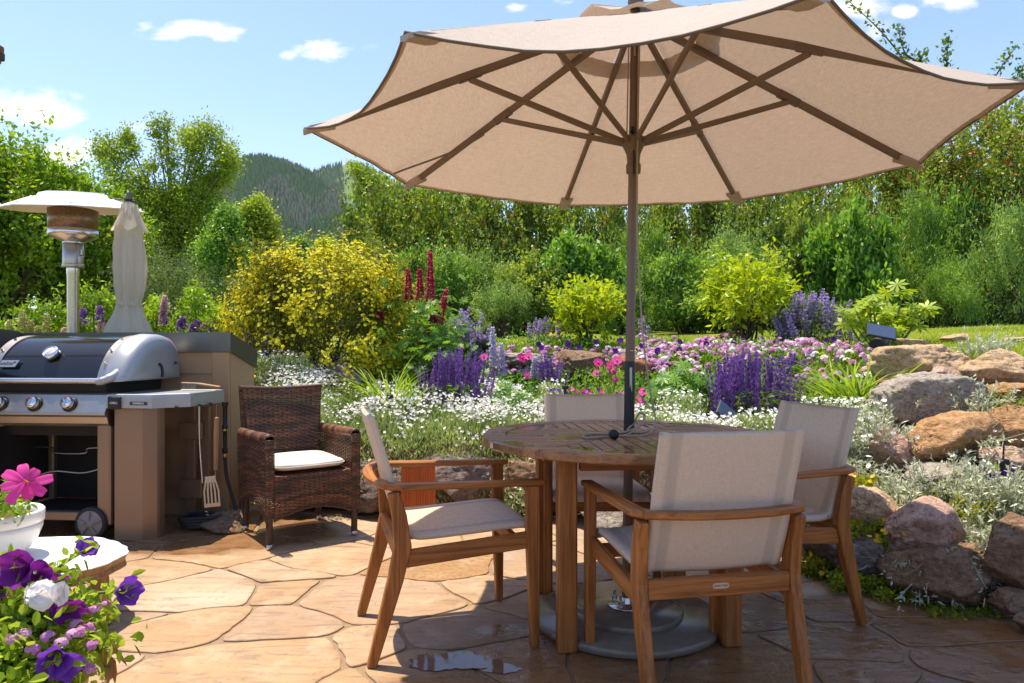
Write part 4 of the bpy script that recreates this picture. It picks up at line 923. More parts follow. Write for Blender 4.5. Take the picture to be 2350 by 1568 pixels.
# ================================================================== rocks
def rock(p, w, h, d, mat, seed, flat=.0, facet=.5):
    import bmesh
    bm = bmesh.new(); bmesh.ops.create_icosphere(bm, subdivisions=5, radius=1.0)
    g = random.Random(seed); o = Vector((g.uniform(-90, 90), g.uniform(-90, 90), g.uniform(-90, 90)))
    pl = []
    for _ in range(15):
        n_ = Vector((g.uniform(-1, 1), g.uniform(-1, 1), g.uniform(-.8, 1))).normalized(); pl.append((n_, g.uniform(.50, .80)))
    if flat: pl.append((Vector((g.uniform(-.15, .15), -.1, 1)).normalized(), flat))
    for v in bm.verts:
        c = v.co.normalized(); r = 1 + .22 * noise.noise(c * 1.1 + o)
        for n_, k in pl:
            dd = c.dot(n_) * r
            if dd > k: r -= (dd - k) / max(c.dot(n_), .3) * facet * 1.95
        r += .05 * noise.noise(c * 3.5 + o) + .035 * noise.noise(c * 8 + o) + .022 * noise.noise(c * 19 + o) + .010 * noise.noise(c * 42 + o)
        v.co = c * r
    lo = [min(v.co[i] for v in bm.verts) for i in range(3)]; hi = [max(v.co[i] for v in bm.verts) for i in range(3)]; sz = (w, d, h)
    for v in bm.verts: v.co = Vector([((v.co[i] - lo[i]) / (hi[i] - lo[i]) - .5) * sz[i] for i in range(3)])
    me = bpy.data.meshes.new('boulder'); bm.to_mesh(me); bm.free(); me.materials.append(mat)
    me.polygons.foreach_set('use_smooth', np.ones(len(me.polygons), bool))
    ob = link('boulder', me, None, p); ob.rotation_euler = (0, R(g.uniform(-6, 6)), R(g.uniform(-12, 12))); return ob
ROCKS = [  # x, y, w, h (photo grid), distance, material, label, flatness
    (2112, 838, 222, 88, 4.85, 'tanrock', 'long pale tan boulder, top of the stack beside the lawn', .55),
    (2288, 856, 182, 100, 4.65, 'tanrock', 'rounded speckled tan boulder at the right end of the top row', 0),
    (2163, 862, 68, 38, 4.52, 'pinkrock', 'small pale wedge stone pinched between the two top boulders', 0),
    (2112, 918, 222, 110, 4.42, 'greyrock', 'large angular grey speckled boulder under the long tan one', .5),
    (2048, 882, 70, 62, 4.75, 'orangerock', 'small orange boulder tucked beside the long strap leaves', 0),
    (2166, 1014, 205, 118, 4.0, 'orangerock', 'big orange brown boulder below the grey speckled boulder', .6),
    (2325, 992, 130, 112, 4.0, 'orangerock', 'orange tan boulder cut by the right frame edge', .6),
    (2312, 908, 120, 52, 4.3, 'orangerock', 'flat orange boulder under the rounded speckled one', .5),
    (2040, 1034, 98, 104, 4.0, 'pinkrock', 'pinkish brown boulder beside the right armchair back', 0),
    (2312, 1062, 118, 66, 3.75, 'pinkrock', 'pink boulder behind the black garden stake', .6),
    (2155, 1090, 150, 44, 3.75, 'greyrock', 'low flat grey stone above silver foliage', .5),
    (1950, 1112, 62, 58, 3.75, 'orangerock', 'small rusty stone touching the right armchair arm', 0),
    (1995, 1167, 118, 84, 3.45, 'tanrock', 'ragged greyish tan boulder above the yellow groundcover', .6),
    (2120, 1217, 172, 134, 3.28, 'pinkrock', 'rough pink granite boulder in the middle of the wall', 0),
    (1945, 1272, 200, 118, 3.40, 'darkrock', 'dark purple grey boulder on the paving behind the right chair leg', 0),
    (2170, 1325, 250, 138, 3.12, 'brownrock', 'wide shaded brown boulder at the foot of the wall', .6),
    (2330, 1270, 150, 165, 2.98, 'brownrock', 'tall brown boulder under hanging silver foliage at right edge', 0),
    (2328, 1385, 90, 62, 2.86, 'brownrock', 'small square brown stone at the wall foot', .5),
    (2362, 1432, 70, 46, 2.74, 'brownrock', 'lowest little brown stone at the right frame edge', .5),
    (1856, 1248, 66, 58, 3.6, 'pinkrock', 'small pinkish stone behind the right armchair', 0),
    (1335, 842, 112, 66, 6.5, 'brownrock', 'brown terrace boulder under the pink flowers', .5),
    (1455, 856, 100, 70, 6.4, 'redrock', 'reddish terrace boulder right of the umbrella pole', .5),
    (1200, 829, 120, 34, 6.6, 'greyrock', 'flat grey terrace slab beside the blue and white lupins', .4),
    (1848, 848, 96, 60, 6.1, 'redrock', 'dark red boulder right of the violet salvia', 0),
    (1680, 776, 76, 30, 7.35, 'redrock', 'low red stone at the lawn edge under the lime shrub', 0),
    (1792, 782, 46, 26, 7.2, 'tanrock', 'small tan stone at the lawn edge', 0),
    (1268, 779, 40, 22, 7.5, 'tanrock', 'tiny tan stone left of the small lime shrub', 0),
    (2192, 779, 56, 22, 6.1, 'tanrock', 'pale stone lying in the lawn grass', 0),
    (2090, 792, 84, 26, 5.7, 'tanrock', 'flat pale stone in grass behind the solar light', .4),
    (2330, 786, 60, 22, 5.8, 'tanrock', 'pale stone in grass at the right edge', .4),
    (795, 872, 120, 78, 6.1, 'darkrock', 'dark grey boulder in shade under the yellow shrub', 0),
    (2010, 850, 70, 36, 5.2, 'pinkrock', 'half buried pink stone behind the long strap leaves', 0),
    (1060, 1105, 190, 105, 4.72, 'darkrock', 'dark wall boulder behind the redwood box', .6),
    (870, 1115, 190, 110, 4.80, 'darkrock', 'dark wall boulder between the wicker and left teak chairs', .6),
    (1240, 1110, 170, 100, 4.70, 'brownrock', 'brown wall boulder behind the far table legs', .6),
    (1400, 1165, 190, 84, 4.45, 'greyrock', 'speckled grey wall stone lit between the table legs', .5),
    (1590, 1170, 190, 100, 4.22, 'brownrock', 'brown wall stone hidden behind the nearest armchair', .5),
    (690, 1110, 180, 110, 4.84, 'darkrock', 'dark wall boulder behind the wicker armchair', .6),
    (1740, 1200, 150, 100, 3.9, 'brownrock', 'brown wall stone between the two right chairs', .5),
    (505, 1203, 116, 48, 4.32, 'brownrock', 'loose brown stone lying on the paving by the wicker chair leg', 0),
]
for i, (x, y, w, h, d, mt, lb, fl_) in enumerate(ROCKS):
    ob = rock(P(x, y, d), w / F * d * 1.10, h / F * d * 1.14, max(w, h) / F * d * (.9 if w > h * 1.4 else 1.0), M[mt], 40 + i, fl_); tag(ob, lb, 'boulder')

# ================================================================== plants
def shoot(g, n, spread, up=1.0): return nz(np.stack([g.randn(n) * spread, g.randn(n) * spread, np.full(n, up)], 1))
def bush_mesh(seed, H, Rx, ncl, tw, per, Lf, Wf, up=.8, wisp=.0, core=.25, tlen=.45, z0=.12, berries=0, fold=False, stems=7, round_=.5, stemr=.012, lean=.0, cfac=.34):
    """multi-stem shrub or crown -> leaf MB, wood MB, berry MB; unit metres, base at origin"""
    g = rs(seed); lf = MB(); wd = MB(); be = MB()
    c = []
    while len(c) < ncl:
        p = g.uniform(-1, 1, 3); r_ = np.linalg.norm(p)
        if r_ > 1 or r_ < core: continue
        c.append(p)
    c = np.array(c); zc = (z0 + 1) / 2 * H; hz = (1 - z0) / 2 * H
    prof_ = 1 - .35 * np.clip(-c[:, 2], 0, 1) * (1 - round_)
    C = np.stack([c[:, 0] * Rx * prof_, c[:, 1] * Rx * prof_, zc + c[:, 2] * hz * .92], 1)
    cr = Rx * cfac
    T = ncl * tw; ci = np.repeat(np.arange(ncl), tw)
    out = nz(C - np.array([0, 0, zc * .6])); base = C[ci] + g.randn(T, 3) * cr * .45
    dd = nz(out[ci] * .8 + np.array([0, 0, up]) + g.randn(T, 3) * .5)
    tl = tlen * cr * 2.2 * (.6 + .8 * g.rand(T)); k = g.rand(T) < wisp; tl = np.where(k, tl * 1.9, tl)
    n = T * per; ti = np.repeat(np.arange(T), per); u = g.rand(n)
    pos = base[ti] + dd[ti] * (tl[ti] * u)[:, None] + g.randn(n, 3) * Lf * .45
    ld = nz(dd[ti] * .55 + g.randn(n, 3) * .75)
    ct = g.rand(ncl) * .7 + .15
    t = np.clip(ct[ci][ti] + g.randn(n) * .2 + .12 * (pos[:, 2] / H - .5), 0, 1)
    pos[:, 2] = np.maximum(pos[:, 2], .02)
    leaves(lf, pos, ld, Lf * (.6 + .7 * g.rand(n)), Wf * (.7 + .5 * g.rand(n)), g, t, .6, fold)
    for s in range(stems):
        tgt = C[g.randint(ncl)]; b = Vector((g.randn() * Rx * .10, g.randn() * Rx * .10, -.05)); e = Vector(tgt)
        m1 = b.lerp(e, .5) + Vector((g.randn(), g.randn(), 0)) * Rx * .08 - Vector((e.x - b.x, e.y - b.y, 0)) * .18
        tube(wd, spline([b, m1, e], 4), list(np.linspace(stemr * 1.6, stemr * .35, 9)), 5)
    for i in range(0, T, max(1, T // 120)):
        tube(wd, [Vector(base[i] - dd[i] * tl[i] * .3), Vector(base[i] + dd[i] * tl[i] * .95)], [stemr * .22, stemr * .08], 3, caps=False)
    if berries:
        bi = g.randint(0, n, berries); bp = pos[bi] + g.randn(berries, 3) * .02
        for q_ in range(3): leaves(be, bp + g.randn(berries, 3) * .015, g.randn(berries, 3), Lf * .75, Lf * .55, g, g.rand(berries))
    return lf, wd, be
def put_bush(name, label, cat, p, meshes, group=None, rz=0.0, sc=(1, 1, 1)):
    t = thing(name, label, cat, p, rz, group); t.scale = sc
    for nm, me in meshes:
        o_ = link(nm, me, t)
        if nm == 'berries': o_['kind'] = 'stuff'
    return t
def bm_set(leafmat, wood='bark', berrymat='berry', parts=('foliage', 'stems', 'berries'), **k):
    lf, wd, be = bush_mesh(**k); o = [(parts[0], lf.mesh(parts[0], L[leafmat])), (parts[1], wd.mesh(parts[1], M[wood]))]
    if be.n: o.append((parts[2], be.mesh(parts[2], L[berrymat])))
    return o
# ---- willow row behind the lawn (five built, the rest copies)
WM = [bm_set(mt_, seed=100 + i, H=1.0, Rx=.62, ncl=nc_, tw=tw_, per=pe_, Lf=lf_, Wf=wf_, up=up_, wisp=ws_, z0=.0, stems=26, stemr=.012, round_=.9, core=.2, cfac=cf_, tlen=tl_)
      for i, (mt_, nc_, tw_, pe_, lf_, wf_, up_, ws_, cf_, tl_) in enumerate([('willow', 30, 26, 19, .070, .022, .75, .10, .27, .45), ('willowpale', 46, 20, 18, .052, .018, 1.1, .25, .20, .70), ('cherry', 22, 34, 16, .066, .042, .30, .05, .30, .35), ('mid', 26, 28, 14, .085, .046, .45, .12, .24, .40), ('willow', 52, 15, 20, .075, .016, .6, .35, .17, .80)])]
rows = [(985, 585, 1.25, 'willow shrub left of the crimson flower spikes, rising behind the yellow shrub'), (1085, 590, 1.2, 'willow shrub right behind the lilac catmint'), (1200, 600, 1.2, 'willow shrub behind the left side of small lime bush'),
        (1330, 575, 1.25, 'willow shrub straight behind the small lime bush'), (1460, 560, 1.2, 'willow shrub directly behind the umbrella pole'), (1580, 560, 1.15, 'willow shrub between umbrella pole and large lime bush'),
        (1700, 545, 1.2, 'willow shrub straight behind the large lime bush'), (1820, 515, 1.2, 'willow shrub behind the tall violet catmint'), (1950, 490, 1.2, 'willow shrub behind the tall palmate leaf plant'),
        (2080, 462, 1.25, 'broad willow shrub behind the solar light on the lawn'), (2215, 455, 1.2, 'willow shrub behind the right lawn, second from frame edge'), (2340, 490, 1.2, 'willow shrub cut by the right frame edge')]
for i, (x, yt, w, lb) in enumerate(rows):
    d = 11.2 + .7 * math.sin(i * 2.1); p = at(x, d); H = topH(yt, d, p.z)
    put_bush('willow_shrub', lb, 'shrub', p, WM[i % 5], 'willow shrubs behind the lawn', i * 1.3, (w * (.92 + .2 * math.sin(i * 2.7)), w * .8, H * (1 + .10 * math.sin(i * 1.9 + 1))))
low = [(1150, 655, 9.9, 'low rounded shrub at the lawn back left of the small lime bush'), (1655, 640, 10.3, 'low dark shrub tucked behind the large lime bush stems'), (1990, 640, 10.2, 'low shrub beyond the violet catmint on the lawn back'), (2190, 610, 10.2, 'low feathery shrub at the back of right lawn'), (1420, 650, 10.2, 'low shrub at the lawn back touching the umbrella pole')]
for i, (x, yt, d, lb) in enumerate(low):
    p = at(x, d); put_bush('low_shrub', lb, 'shrub', p, WM[(i + 1) % 5], 'low shrubs on the lawn back', i * 2.2, (.62, .55, topH(yt, d, p.z)))
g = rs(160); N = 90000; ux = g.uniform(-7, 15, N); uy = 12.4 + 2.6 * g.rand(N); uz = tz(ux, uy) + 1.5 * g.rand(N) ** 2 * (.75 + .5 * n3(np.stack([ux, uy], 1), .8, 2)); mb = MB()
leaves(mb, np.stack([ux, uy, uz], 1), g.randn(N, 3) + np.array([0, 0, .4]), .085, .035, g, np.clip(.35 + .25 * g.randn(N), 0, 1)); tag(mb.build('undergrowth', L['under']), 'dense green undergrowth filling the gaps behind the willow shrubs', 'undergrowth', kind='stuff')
# ---- second row: chokecherries with reddish berries
CM = [bm_set('cherry', seed=130 + i, H=1.0, Rx=.40, ncl=44, tw=15, per=20, Lf=.036, Wf=.022, up=.9, wisp=.15, z0=.05, berries=160, stems=16, stemr=.009, round_=.9) for i in range(3)]
rows = [(905, 415, 'chokecherry bush at the left end of the back row, edge of the mountain view'), (1020, 425, 'chokecherry bush above the crimson flower spikes'), (1150, 425, 'yellowish chokecherry bush under the left canopy edge'), (1290, 430, 'yellowish chokecherry bush under canopy, left of the umbrella pole'),
        (1430, 420, 'chokecherry bush behind the umbrella pole'), (1570, 425, 'chokecherry bush right of the umbrella pole under the canopy'), (1720, 410, 'chokecherry bush under the canopy above the large lime bush'), (1870, 375, 'chokecherry bush under the right canopy edge'), (2010, 340, 'tall dark chokecherry below the right canopy corner')]
for i, (x, yt, lb) in enumerate(rows):
    d = 13.6 + .5 * math.sin(i * 1.7); p = at(x, d); H = topH(yt, d, p.z)
    put_bush('chokecherry_bush', lb, 'shrub', p, CM[i % 3], 'chokecherry bushes in the back row', i * 1.9, (2.1, 1.9, H))
TM = bm_set('cherry', seed=150, H=1.0, Rx=.30, ncl=70, tw=15, per=16, Lf=.019, Wf=.0115, up=.9, wisp=.2, z0=.16, berries=900, stems=26, stemr=.008, round_=.6, parts=('crown', 'trunk', 'berries'))
for i, (x, yt, d, lb) in enumerate([(2150, 300, 12.6, 'tall chokecherry tree half hidden behind the right canopy edge'), (2318, 215, 12.2, 'tallest chokecherry tree with red berries at the right edge')]):
    p = at(x, d); H = topH(yt, d, p.z); put_bush('chokecherry_tree', lb, 'tree', p, TM, 'tall chokecherry trees at right', i * 2.0, (H * .95, H * .9, H))
# sparse leafy whips against the sky
g = rs(77); x, d = 2075, 12.9; p = at(x, d); wt_ = thing('sapling_tree', 'thin tree whose sparse leafy twigs stick up into sky above right canopy', 'tree', p)
lf, wd = MB(), MB(); whips = [[(2120, 420), (2100, 200), (2040, 95), (1950, 5)], [(2120, 420), (2120, 180), (2075, 120), (2060, 60)], [(2150, 420), (2170, 200), (2172, 130), (2176, 88)], [(2150, 420), (2240, 260), (2290, 165), (2330, 110)], [(2180, 420), (2290, 260), (2330, 190), (2349, 150)], [(2140, 420), (2135, 230), (2110, 150), (2118, 125)]]
for wv in whips:
    pts = spline([P(a, b, d + g.uniform(-.3, .3)) - p for a, b in wv], 8); tube(wd, pts, list(np.linspace(.03, .005, len(pts))), 5)
    for i in range(10, len(pts)):
        n = 7; b = np.array(pts[i]) + g.randn(n, 3) * .05; leaves(lf, b, g.randn(n, 3) + np.array([-.3, 0, .5]), .085, .055, g, g.rand(n) * .3)
tube(wd, spline([(0, 0, -.1), (.3, 0, 1.2), (.45, 0, P(2140, 420, d).z - p.z)], 6), list(np.linspace(.06, .03, 13)), 6)
lf.build('crown', L['cherry'], wt_); wd.build('trunk', M['bark'], wt_)
# ---- left leafy trees, cottonwoods, valley trees
AM = [bm_set('bright', seed=170 + i, H=1.0, Rx=.34, ncl=60, tw=16, per=17, Lf=.026, Wf=.016, up=1.1, wisp=.16, z0=.1, stems=12, stemr=.014, round_=.8, parts=('crown', 'trunk', 'berries')) for i in range(3)]
for i, (x, yt, d, w, lb) in enumerate([(-60, 300, 10.2, 1.15, 'bright green plum tree at the left edge, mostly out of frame'), (55, 345, 10.6, 1.0, 'bright green plum tree with upright shoots behind the heater hood'), (150, 400, 11.2, 1.0, 'bright green plum tree directly behind the heater post'), (235, 455, 11.8, .9, 'bright green plum tree behind the folded umbrella'), (10, 380, 13.0, 1.0, 'bright green plum tree in the second row at far left')]):
    p = at(x, d); H = topH(yt, d, p.z); put_bush('plum_tree', lb, 'tree', p, AM[i % 3], 'plum trees left of the garden', i * 1.7, (H * w, H * w * .9, H))
    if i in (0, 1, 2):
        g = rs(300 + i); lf, wd = MB(), MB()
        for s in range(9):
            bx = x + g.uniform(-95, 75); top = yt + g.uniform(-32, 50) + abs(bx - x) * .25; dd_ = d - .4 + g.randn() * .25
            pts = spline([P(bx + 8, top + 190, dd_) - p, P(bx + 3, top + 90, dd_) - p, P(bx, top, dd_) - p], 8); tube(wd, pts, list(np.linspace(.014, .004, 17)), 4)
            for q_ in pts[2:]:
                n = 9; leaves(lf, np.array(q_) + g.randn(n, 3) * .025, g.randn(n, 3) + np.array([0, 0, .4]), .085, .045, g, g.rand(n) * .8)
        t = bpy.data.objects[[o.name for o in bpy.data.objects if o.name.startswith('plum_tree')][-1]]
        o1 = lf.build('shoots', L['bright'], t); o2 = wd.build('shoot_stems', M['bark'], t)
        for o in (o1, o2):
            o.rotation_euler = (0, 0, 0); o.matrix_parent_inverse = Matrix.LocRotScale(p, t.rotation_euler, Vector(t.scale)).inverted() @ Matrix.Translation(p)
def cotton_mesh(seed, spec, H, Lf, per=20, tw=18, mat='cotton', trunk=True, cr=.10):
    """spec: clump centres (x, z, r) in tree heights, giving the crown its own outline"""
    g = rs(seed); lf, wd = MB(), MB()
    for (cx, cz, cr_) in spec:
        c = np.array([cx, g.uniform(-.5, .5) * cr_ * 1.6, cz]) * H; T = int(tw * (cr_ / .10) ** 2)
        base = c + nz(g.randn(T, 3)) * (g.rand(T, 1) ** .4) * cr_ * H * np.array([.9, .9, 1.15]); dd = nz(g.randn(T, 3) * .5 + np.array([cx * .8, 0, .9])); tl = cr_ * H * .55 * (.6 + .8 * g.rand(T))
        n = T * per; ti = np.repeat(np.arange(T), per); pos = base[ti] + dd[ti] * (tl[ti] * g.rand(n))[:, None] + g.randn(n, 3) * (Lf * .5 + cr_ * H * .20)
        t = np.clip(.45 + g.uniform(-.25, .25) + g.randn(n) * .2, 0, 1); leaves(lf, pos, dd[ti] * .4 + g.randn(n, 3) * .8 + np.array([0, 0, -.2]), Lf * (.6 + .7 * g.rand(n)), Lf * .62, g, t)
        e = Vector(c); b0 = Vector((cx * .12 * H, 0, min(.28, cz * .45) * H)); tube(wd, spline([b0, b0.lerp(e, .5) + Vector((-cx * .10 * H, 0, 0)), e], 4), list(np.linspace(.008 * H, .002 * H, 9)), 5)
    if trunk: tube(wd, spline([(0, 0, -.05 * H), (.01 * H, 0, .14 * H), (0, 0, .30 * H)], 4), list(np.linspace(.02 * H, .013 * H, 9)), 7)
    return lf, wd
def ctree(name, label, x, ytop, ybase, d, spec, Lf, mat='cotton', bark='bark', group=None, seed=1, **k):
    zt_ = P(x, ytop, d).z; zb_ = P(x, ybase, d).z; H = zt_ - zb_; p = Vector(((x - CX) / F * d, d, zb_))
    t = thing(name, label, 'tree', p, 0, group); lf, wd = cotton_mesh(seed, spec, H, Lf, **k); lf.build('crown', L[mat], t); wd.build('trunk', M[bark], t); return t
H_ = 390.0
def sp2(lst, x0, yb, H): return [((x - x0) / H, (yb - y) / H, r / H) for x, y, r in lst]
ctree('cottonwood_tree', 'large airy cottonwood with a forked crown rising left of the mountain', 398, 268, 690, 27,
      sp2([(248, 345, 26), (262, 378, 34), (290, 318, 22), (300, 350, 24), (268, 425, 36), (330, 430, 30), (362, 300, 24), (372, 335, 22), (385, 285, 14), (352, 385, 20), (400, 380, 24), (432, 315, 30), (455, 350, 36), (478, 305, 26), (500, 345, 34), (528, 378, 26), (505, 400, 34), (452, 405, 36), (425, 455, 40), (380, 470, 40), (470, 460, 42), (350, 500, 40), (430, 520, 50), (320, 480, 34), (490, 510, 40), (300, 540, 46), (370, 570, 50), (460, 590, 60), (530, 560, 40), (410, 640, 50)], 398, 690, 422), .115, seed=11, per=24, tw=88)
ctree('young_cottonwood', 'smaller bright cottonwood right of the large one, below the mountain', 590, 462, 700, 23,
      sp2([(598, 482, 22), (575, 505, 26), (612, 515, 26), (590, 545, 34), (620, 555, 22), (555, 560, 34), (600, 590, 36), (540, 600, 34), (570, 640, 44), (615, 640, 34), (525, 560, 20)], 590, 700, 238), .10, seed=12, per=22, tw=70)
ctree('young_cottonwood', 'dark leaning young cottonwood between the large one and the bright one', 520, 478, 700, 21,
      sp2([(515, 500, 22), (535, 520, 20), (500, 540, 28), (525, 570, 32), (490, 600, 36), (540, 620, 34), (510, 650, 40)], 520, 700, 222), .095, 'mid', seed=13, per=22, tw=70)
for i, (x, yt, w, lb) in enumerate([(683, 540, 34, 'pale green valley tree under the mountain foot, left one'), (748, 556, 40, 'pale green valley tree in front of the mountain foot, right one'), (645, 585, 30, 'lowest valley tree behind the yellow shrub'), (805, 575, 34, 'valley tree next to the slender birch at right of mountain')]):
    ctree('valley_tree', lb, x, yt, 720, 34 + i, sp2([(x, yt + 20, w * .45), (x - w * .4, yt + 50, w * .6), (x + w * .4, yt + 48, w * .55), (x, yt + 75, w * .9), (x - w * .5, yt + 110, w), (x + w * .5, yt + 110, w)], x, 720, 720 - yt), .16, 'willowpale' if i % 2 == 0 else 'cotton', seed=20 + i, per=20, tw=40)
ctree('birch_tree', 'slender light birch at the right side of the mountain, under the canopy tip', 850, 372, 720, 16.5,
      sp2([(818, 392, 14), (835, 410, 20), (826, 440, 20), (858, 430, 22), (885, 440, 20), (845, 470, 26), (880, 480, 26), (850, 520, 32), (900, 520, 34), (835, 560, 28), (880, 570, 36), (920, 560, 30), (850, 620, 36), (905, 630, 44), (945, 590, 32), (860, 670, 40)], 850, 720, 348), .075, seed=31, per=24, tw=80)
ctree('birch_tree', 'darker birch just under the left canopy edge, right of the slender one', 985, 430, 720, 15.5,
      sp2([(960, 455, 26), (1000, 460, 28), (1040, 470, 26), (950, 500, 32), (1000, 510, 36), (1050, 520, 34), (970, 560, 40), (1030, 570, 40), (990, 620, 46), (940, 600, 30)], 985, 720, 290), .07, 'cotton', seed=32, per=24, tw=80)
# ---- shrubs at left middle
p = at(372, 9.2); put_bush('grey_shrub', 'dull grey green twiggy shrub right of the folded umbrella', 'shrub', p, bm_set('sage', seed=41, H=topH(600, 9.2, p.z), Rx=.55, ncl=40, tw=16, per=16, Lf=.04, Wf=.016, z0=.0, round_=.9))
p = at(600, 9.4); put_bush('grey_shrub', 'grey green shrub just left of the yellow shrub', 'shrub', p, bm_set('sage', seed=42, H=topH(620, 9.4, p.z), Rx=.45, ncl=34, tw=14, per=16, Lf=.04, Wf=.016, z0=.0, round_=.9))
for i, (x, yt, d, w, lb) in enumerate([(455, 668, 7.6, .42, 'bright leafy perennial right of the folded umbrella'), (225, 680, 7.4, .45, 'bright leafy perennial between heater post and folded umbrella'), (120, 700, 7.3, .40, 'bright leafy perennial left of the heater post'), (520, 720, 7.0, .30, 'bright leafy perennial beside the yellow shrub'), (30, 715, 7.2, .4, 'bright leafy perennial at the far left above the grill'), (350, 700, 7.2, .3, 'bright leafy perennial touching the folded umbrella hem')]):
    p = at(x, d); put_bush('leafy_perennial', lb, 'plant', p, bm_set('bright', 'stem', seed=50 + i, H=topH(yt, d, p.z), Rx=w, ncl=30, tw=12, per=14, Lf=.06, Wf=.026, z0=.0, round_=.9, up=.6, parts=('foliage', 'stems', 'berries')), 'leafy perennials at left')

# ---- flower spikes
def spike_mesh(seed, h, r, n, mat, fsz, taper=.7, gaps=.0, stem=.35):
    g = rs(seed); mb = MB(); u = np.sort(g.rand(n)) ** .9
    if gaps: u = np.round(u * 9) / 9 + g.randn(n) * .018
    a = g.rand(n) * 2 * PI; rr_ = r * (1 - taper * np.clip(u, 0, 1) ** 2) * (.55 + .5 * g.rand(n))
    pos = np.stack([rr_ * .5 * np.cos(a), rr_ * .5 * np.sin(a), h * np.clip(u, 0, 1)], 1); d = np.stack([np.cos(a), np.sin(a), .15 + .5 * u], 1)
    leaves(mb, pos, d, np.maximum(rr_, fsz * .6), fsz, g, np.clip(g.rand(n) * .75 + .25 * u, 0, 1), .3)
    st = MB(); tube(st, [(0, 0, -stem * h), (0, 0, h * .95)], [r * .12, r * .06], 4, caps=False)
    return mb.mesh('flower_spike', L[mat]), st.mesh('stalk', M['stem'])
def add_spikes(t, spk, g, lst):
    for loc, rot, s in lst:
        me, st = spk[g.randint(len(spk))]
        o = link('flower_spike', me, t, loc, rot, s); link('stalk', st, o)
def palm(mb, g, n, C, Rr, rad, t=(.2, .9), k=8, H=None):
    """palmate lupin leaves"""
    c = C + g.randn(n, 3) * np.array(Rr) * .5; nn = nz(g.randn(n, 3) * .55 + np.array([0, -.25, 1.0]))
    blossoms(mb, c, nn, rad * (.6 + .6 * g.rand(n)), g, k + 1, g.uniform(t[0], t[1], n), -.12, .42)
# crimson lupin
p = at(985, 6.3); t = thing('crimson_lupin', 'tall crimson lupin spikes above green palmate foliage beside the yellow shrub', 'flower plant', p)
g = rs(61); mb = MB(); Hc = CH - (745 - HY) / F * 6.3 - p.z
palm(mb, g, 620, np.array([0, .0, Hc * .75]), (.34, .34, .40), .05); palm(mb, g, 520, np.array([-.02, .0, Hc * .3]), (.40, .34, .32), .05); mb.build('foliage', L['lupin'], t)
SPK = [spike_mesh(700 + i, 1.0, .085, 520, 'crimson_petal', .05, .55, stem=.5) for i in range(3)]
for (x0, y0, x1, y1) in ((938, 690, 936, 618), (963, 690, 963, 618), (987, 692, 987, 579), (1008, 745, 1024, 665), (970, 812, 968, 765), (978, 768, 980, 735), (992, 742, 994, 722), (872, 735, 872, 712)):
    a = P(x0, y0, 6.2) - p; b = P(x1, y1, 6.2) - p; s = (b - a).length; me, st = SPK[g.randint(3)]
    o = link('flower_spike', me, t, a, (b - a).to_track_quat('Z', 'Y').to_euler(), (s * (.11 / s) ** .0 * .42, .42 * s / s, s)); o.scale = (.40, .40, s); link('stalk', st, o)
# blue-white lupins
SPW = [spike_mesh(720 + i, 1.0, .10, 420, 'bluewhite_petal', .06, .55, stem=.6) for i in range(2)]
p = at(1140, 6.0); t = thing('blue_white_lupin', 'pale blue and white lupin spikes left of the flat grey terrace slab', 'flower plant', p)
mb = MB(); palm(mb, g, 120, np.array([0, 0, .12]), (.16, .14, .1), .06); mb.build('foliage', L['lupin'], t)
for (x0, y0, x1, y1) in ((1132, 842, 1130, 752), (1152, 862, 1150, 788), (1226, 868, 1226, 820)):
    a = P(x0, y0, 5.9) - p; b = P(x1, y1, 5.9) - p; s = (b - a).length; me, st = SPW[0]; o = link('flower_spike', me, t, a, (b - a).to_track_quat('Z', 'Y').to_euler(), (.32, .32, s)); link('stalk', st, o)
# left background lupins in violet, pink and cream
p = at(330, 7.0); g = rs(64)
for (nm, lb, mt, lst) in (('violet_lupin', 'violet lupin spikes poking up around the folded umbrella hem', 'violet_petal', [(191, 748, 708), (229, 740, 702), (375, 745, 715), (413, 760, 735), (420, 752, 728), (443, 765, 742), (490, 765, 738), (452, 760, 735), (520, 765, 745), (168, 750, 726)]),
                          ('pink_lupin', 'pale pink lupin spikes between the heater post and the folded umbrella', 'blush_petal', [(230, 762, 738), (273, 765, 730), (258, 770, 755), (378, 718, 678), (150, 770, 752), (376, 750, 690), (470, 758, 742)]),
                          ('cream_lupin', 'cream green lupin buds at far left above the grill lid', 'sedum_petal', [(22, 765, 735), (52, 760, 712), (108, 765, 722), (88, 768, 748), (70, 768, 735)])):
    if mt == 'sedum_petal': petal('sedum_petal', (.42, .46, .14), (.66, .64, .32))
    SPL = [spike_mesh(740 + ord(nm[0]), 1.0, .13, 260, mt, .08, .5, stem=.8)]
    t = thing(nm, lb, 'flower plant', at(lst[0][0], 6.9)); pp = Vector(t.location)
    for (x, y0, y1) in lst:
        a = P(x + g.uniform(-3, 3), y0, 6.85) - pp; b = P(x, y1, 6.85) - pp; s = (b - a).length; o = link('flower_spike', SPL[0][0], t, a, (b - a).to_track_quat('Z', 'Y').to_euler(), (.27, .27, s)); link('stalk', SPL[0][1], o)
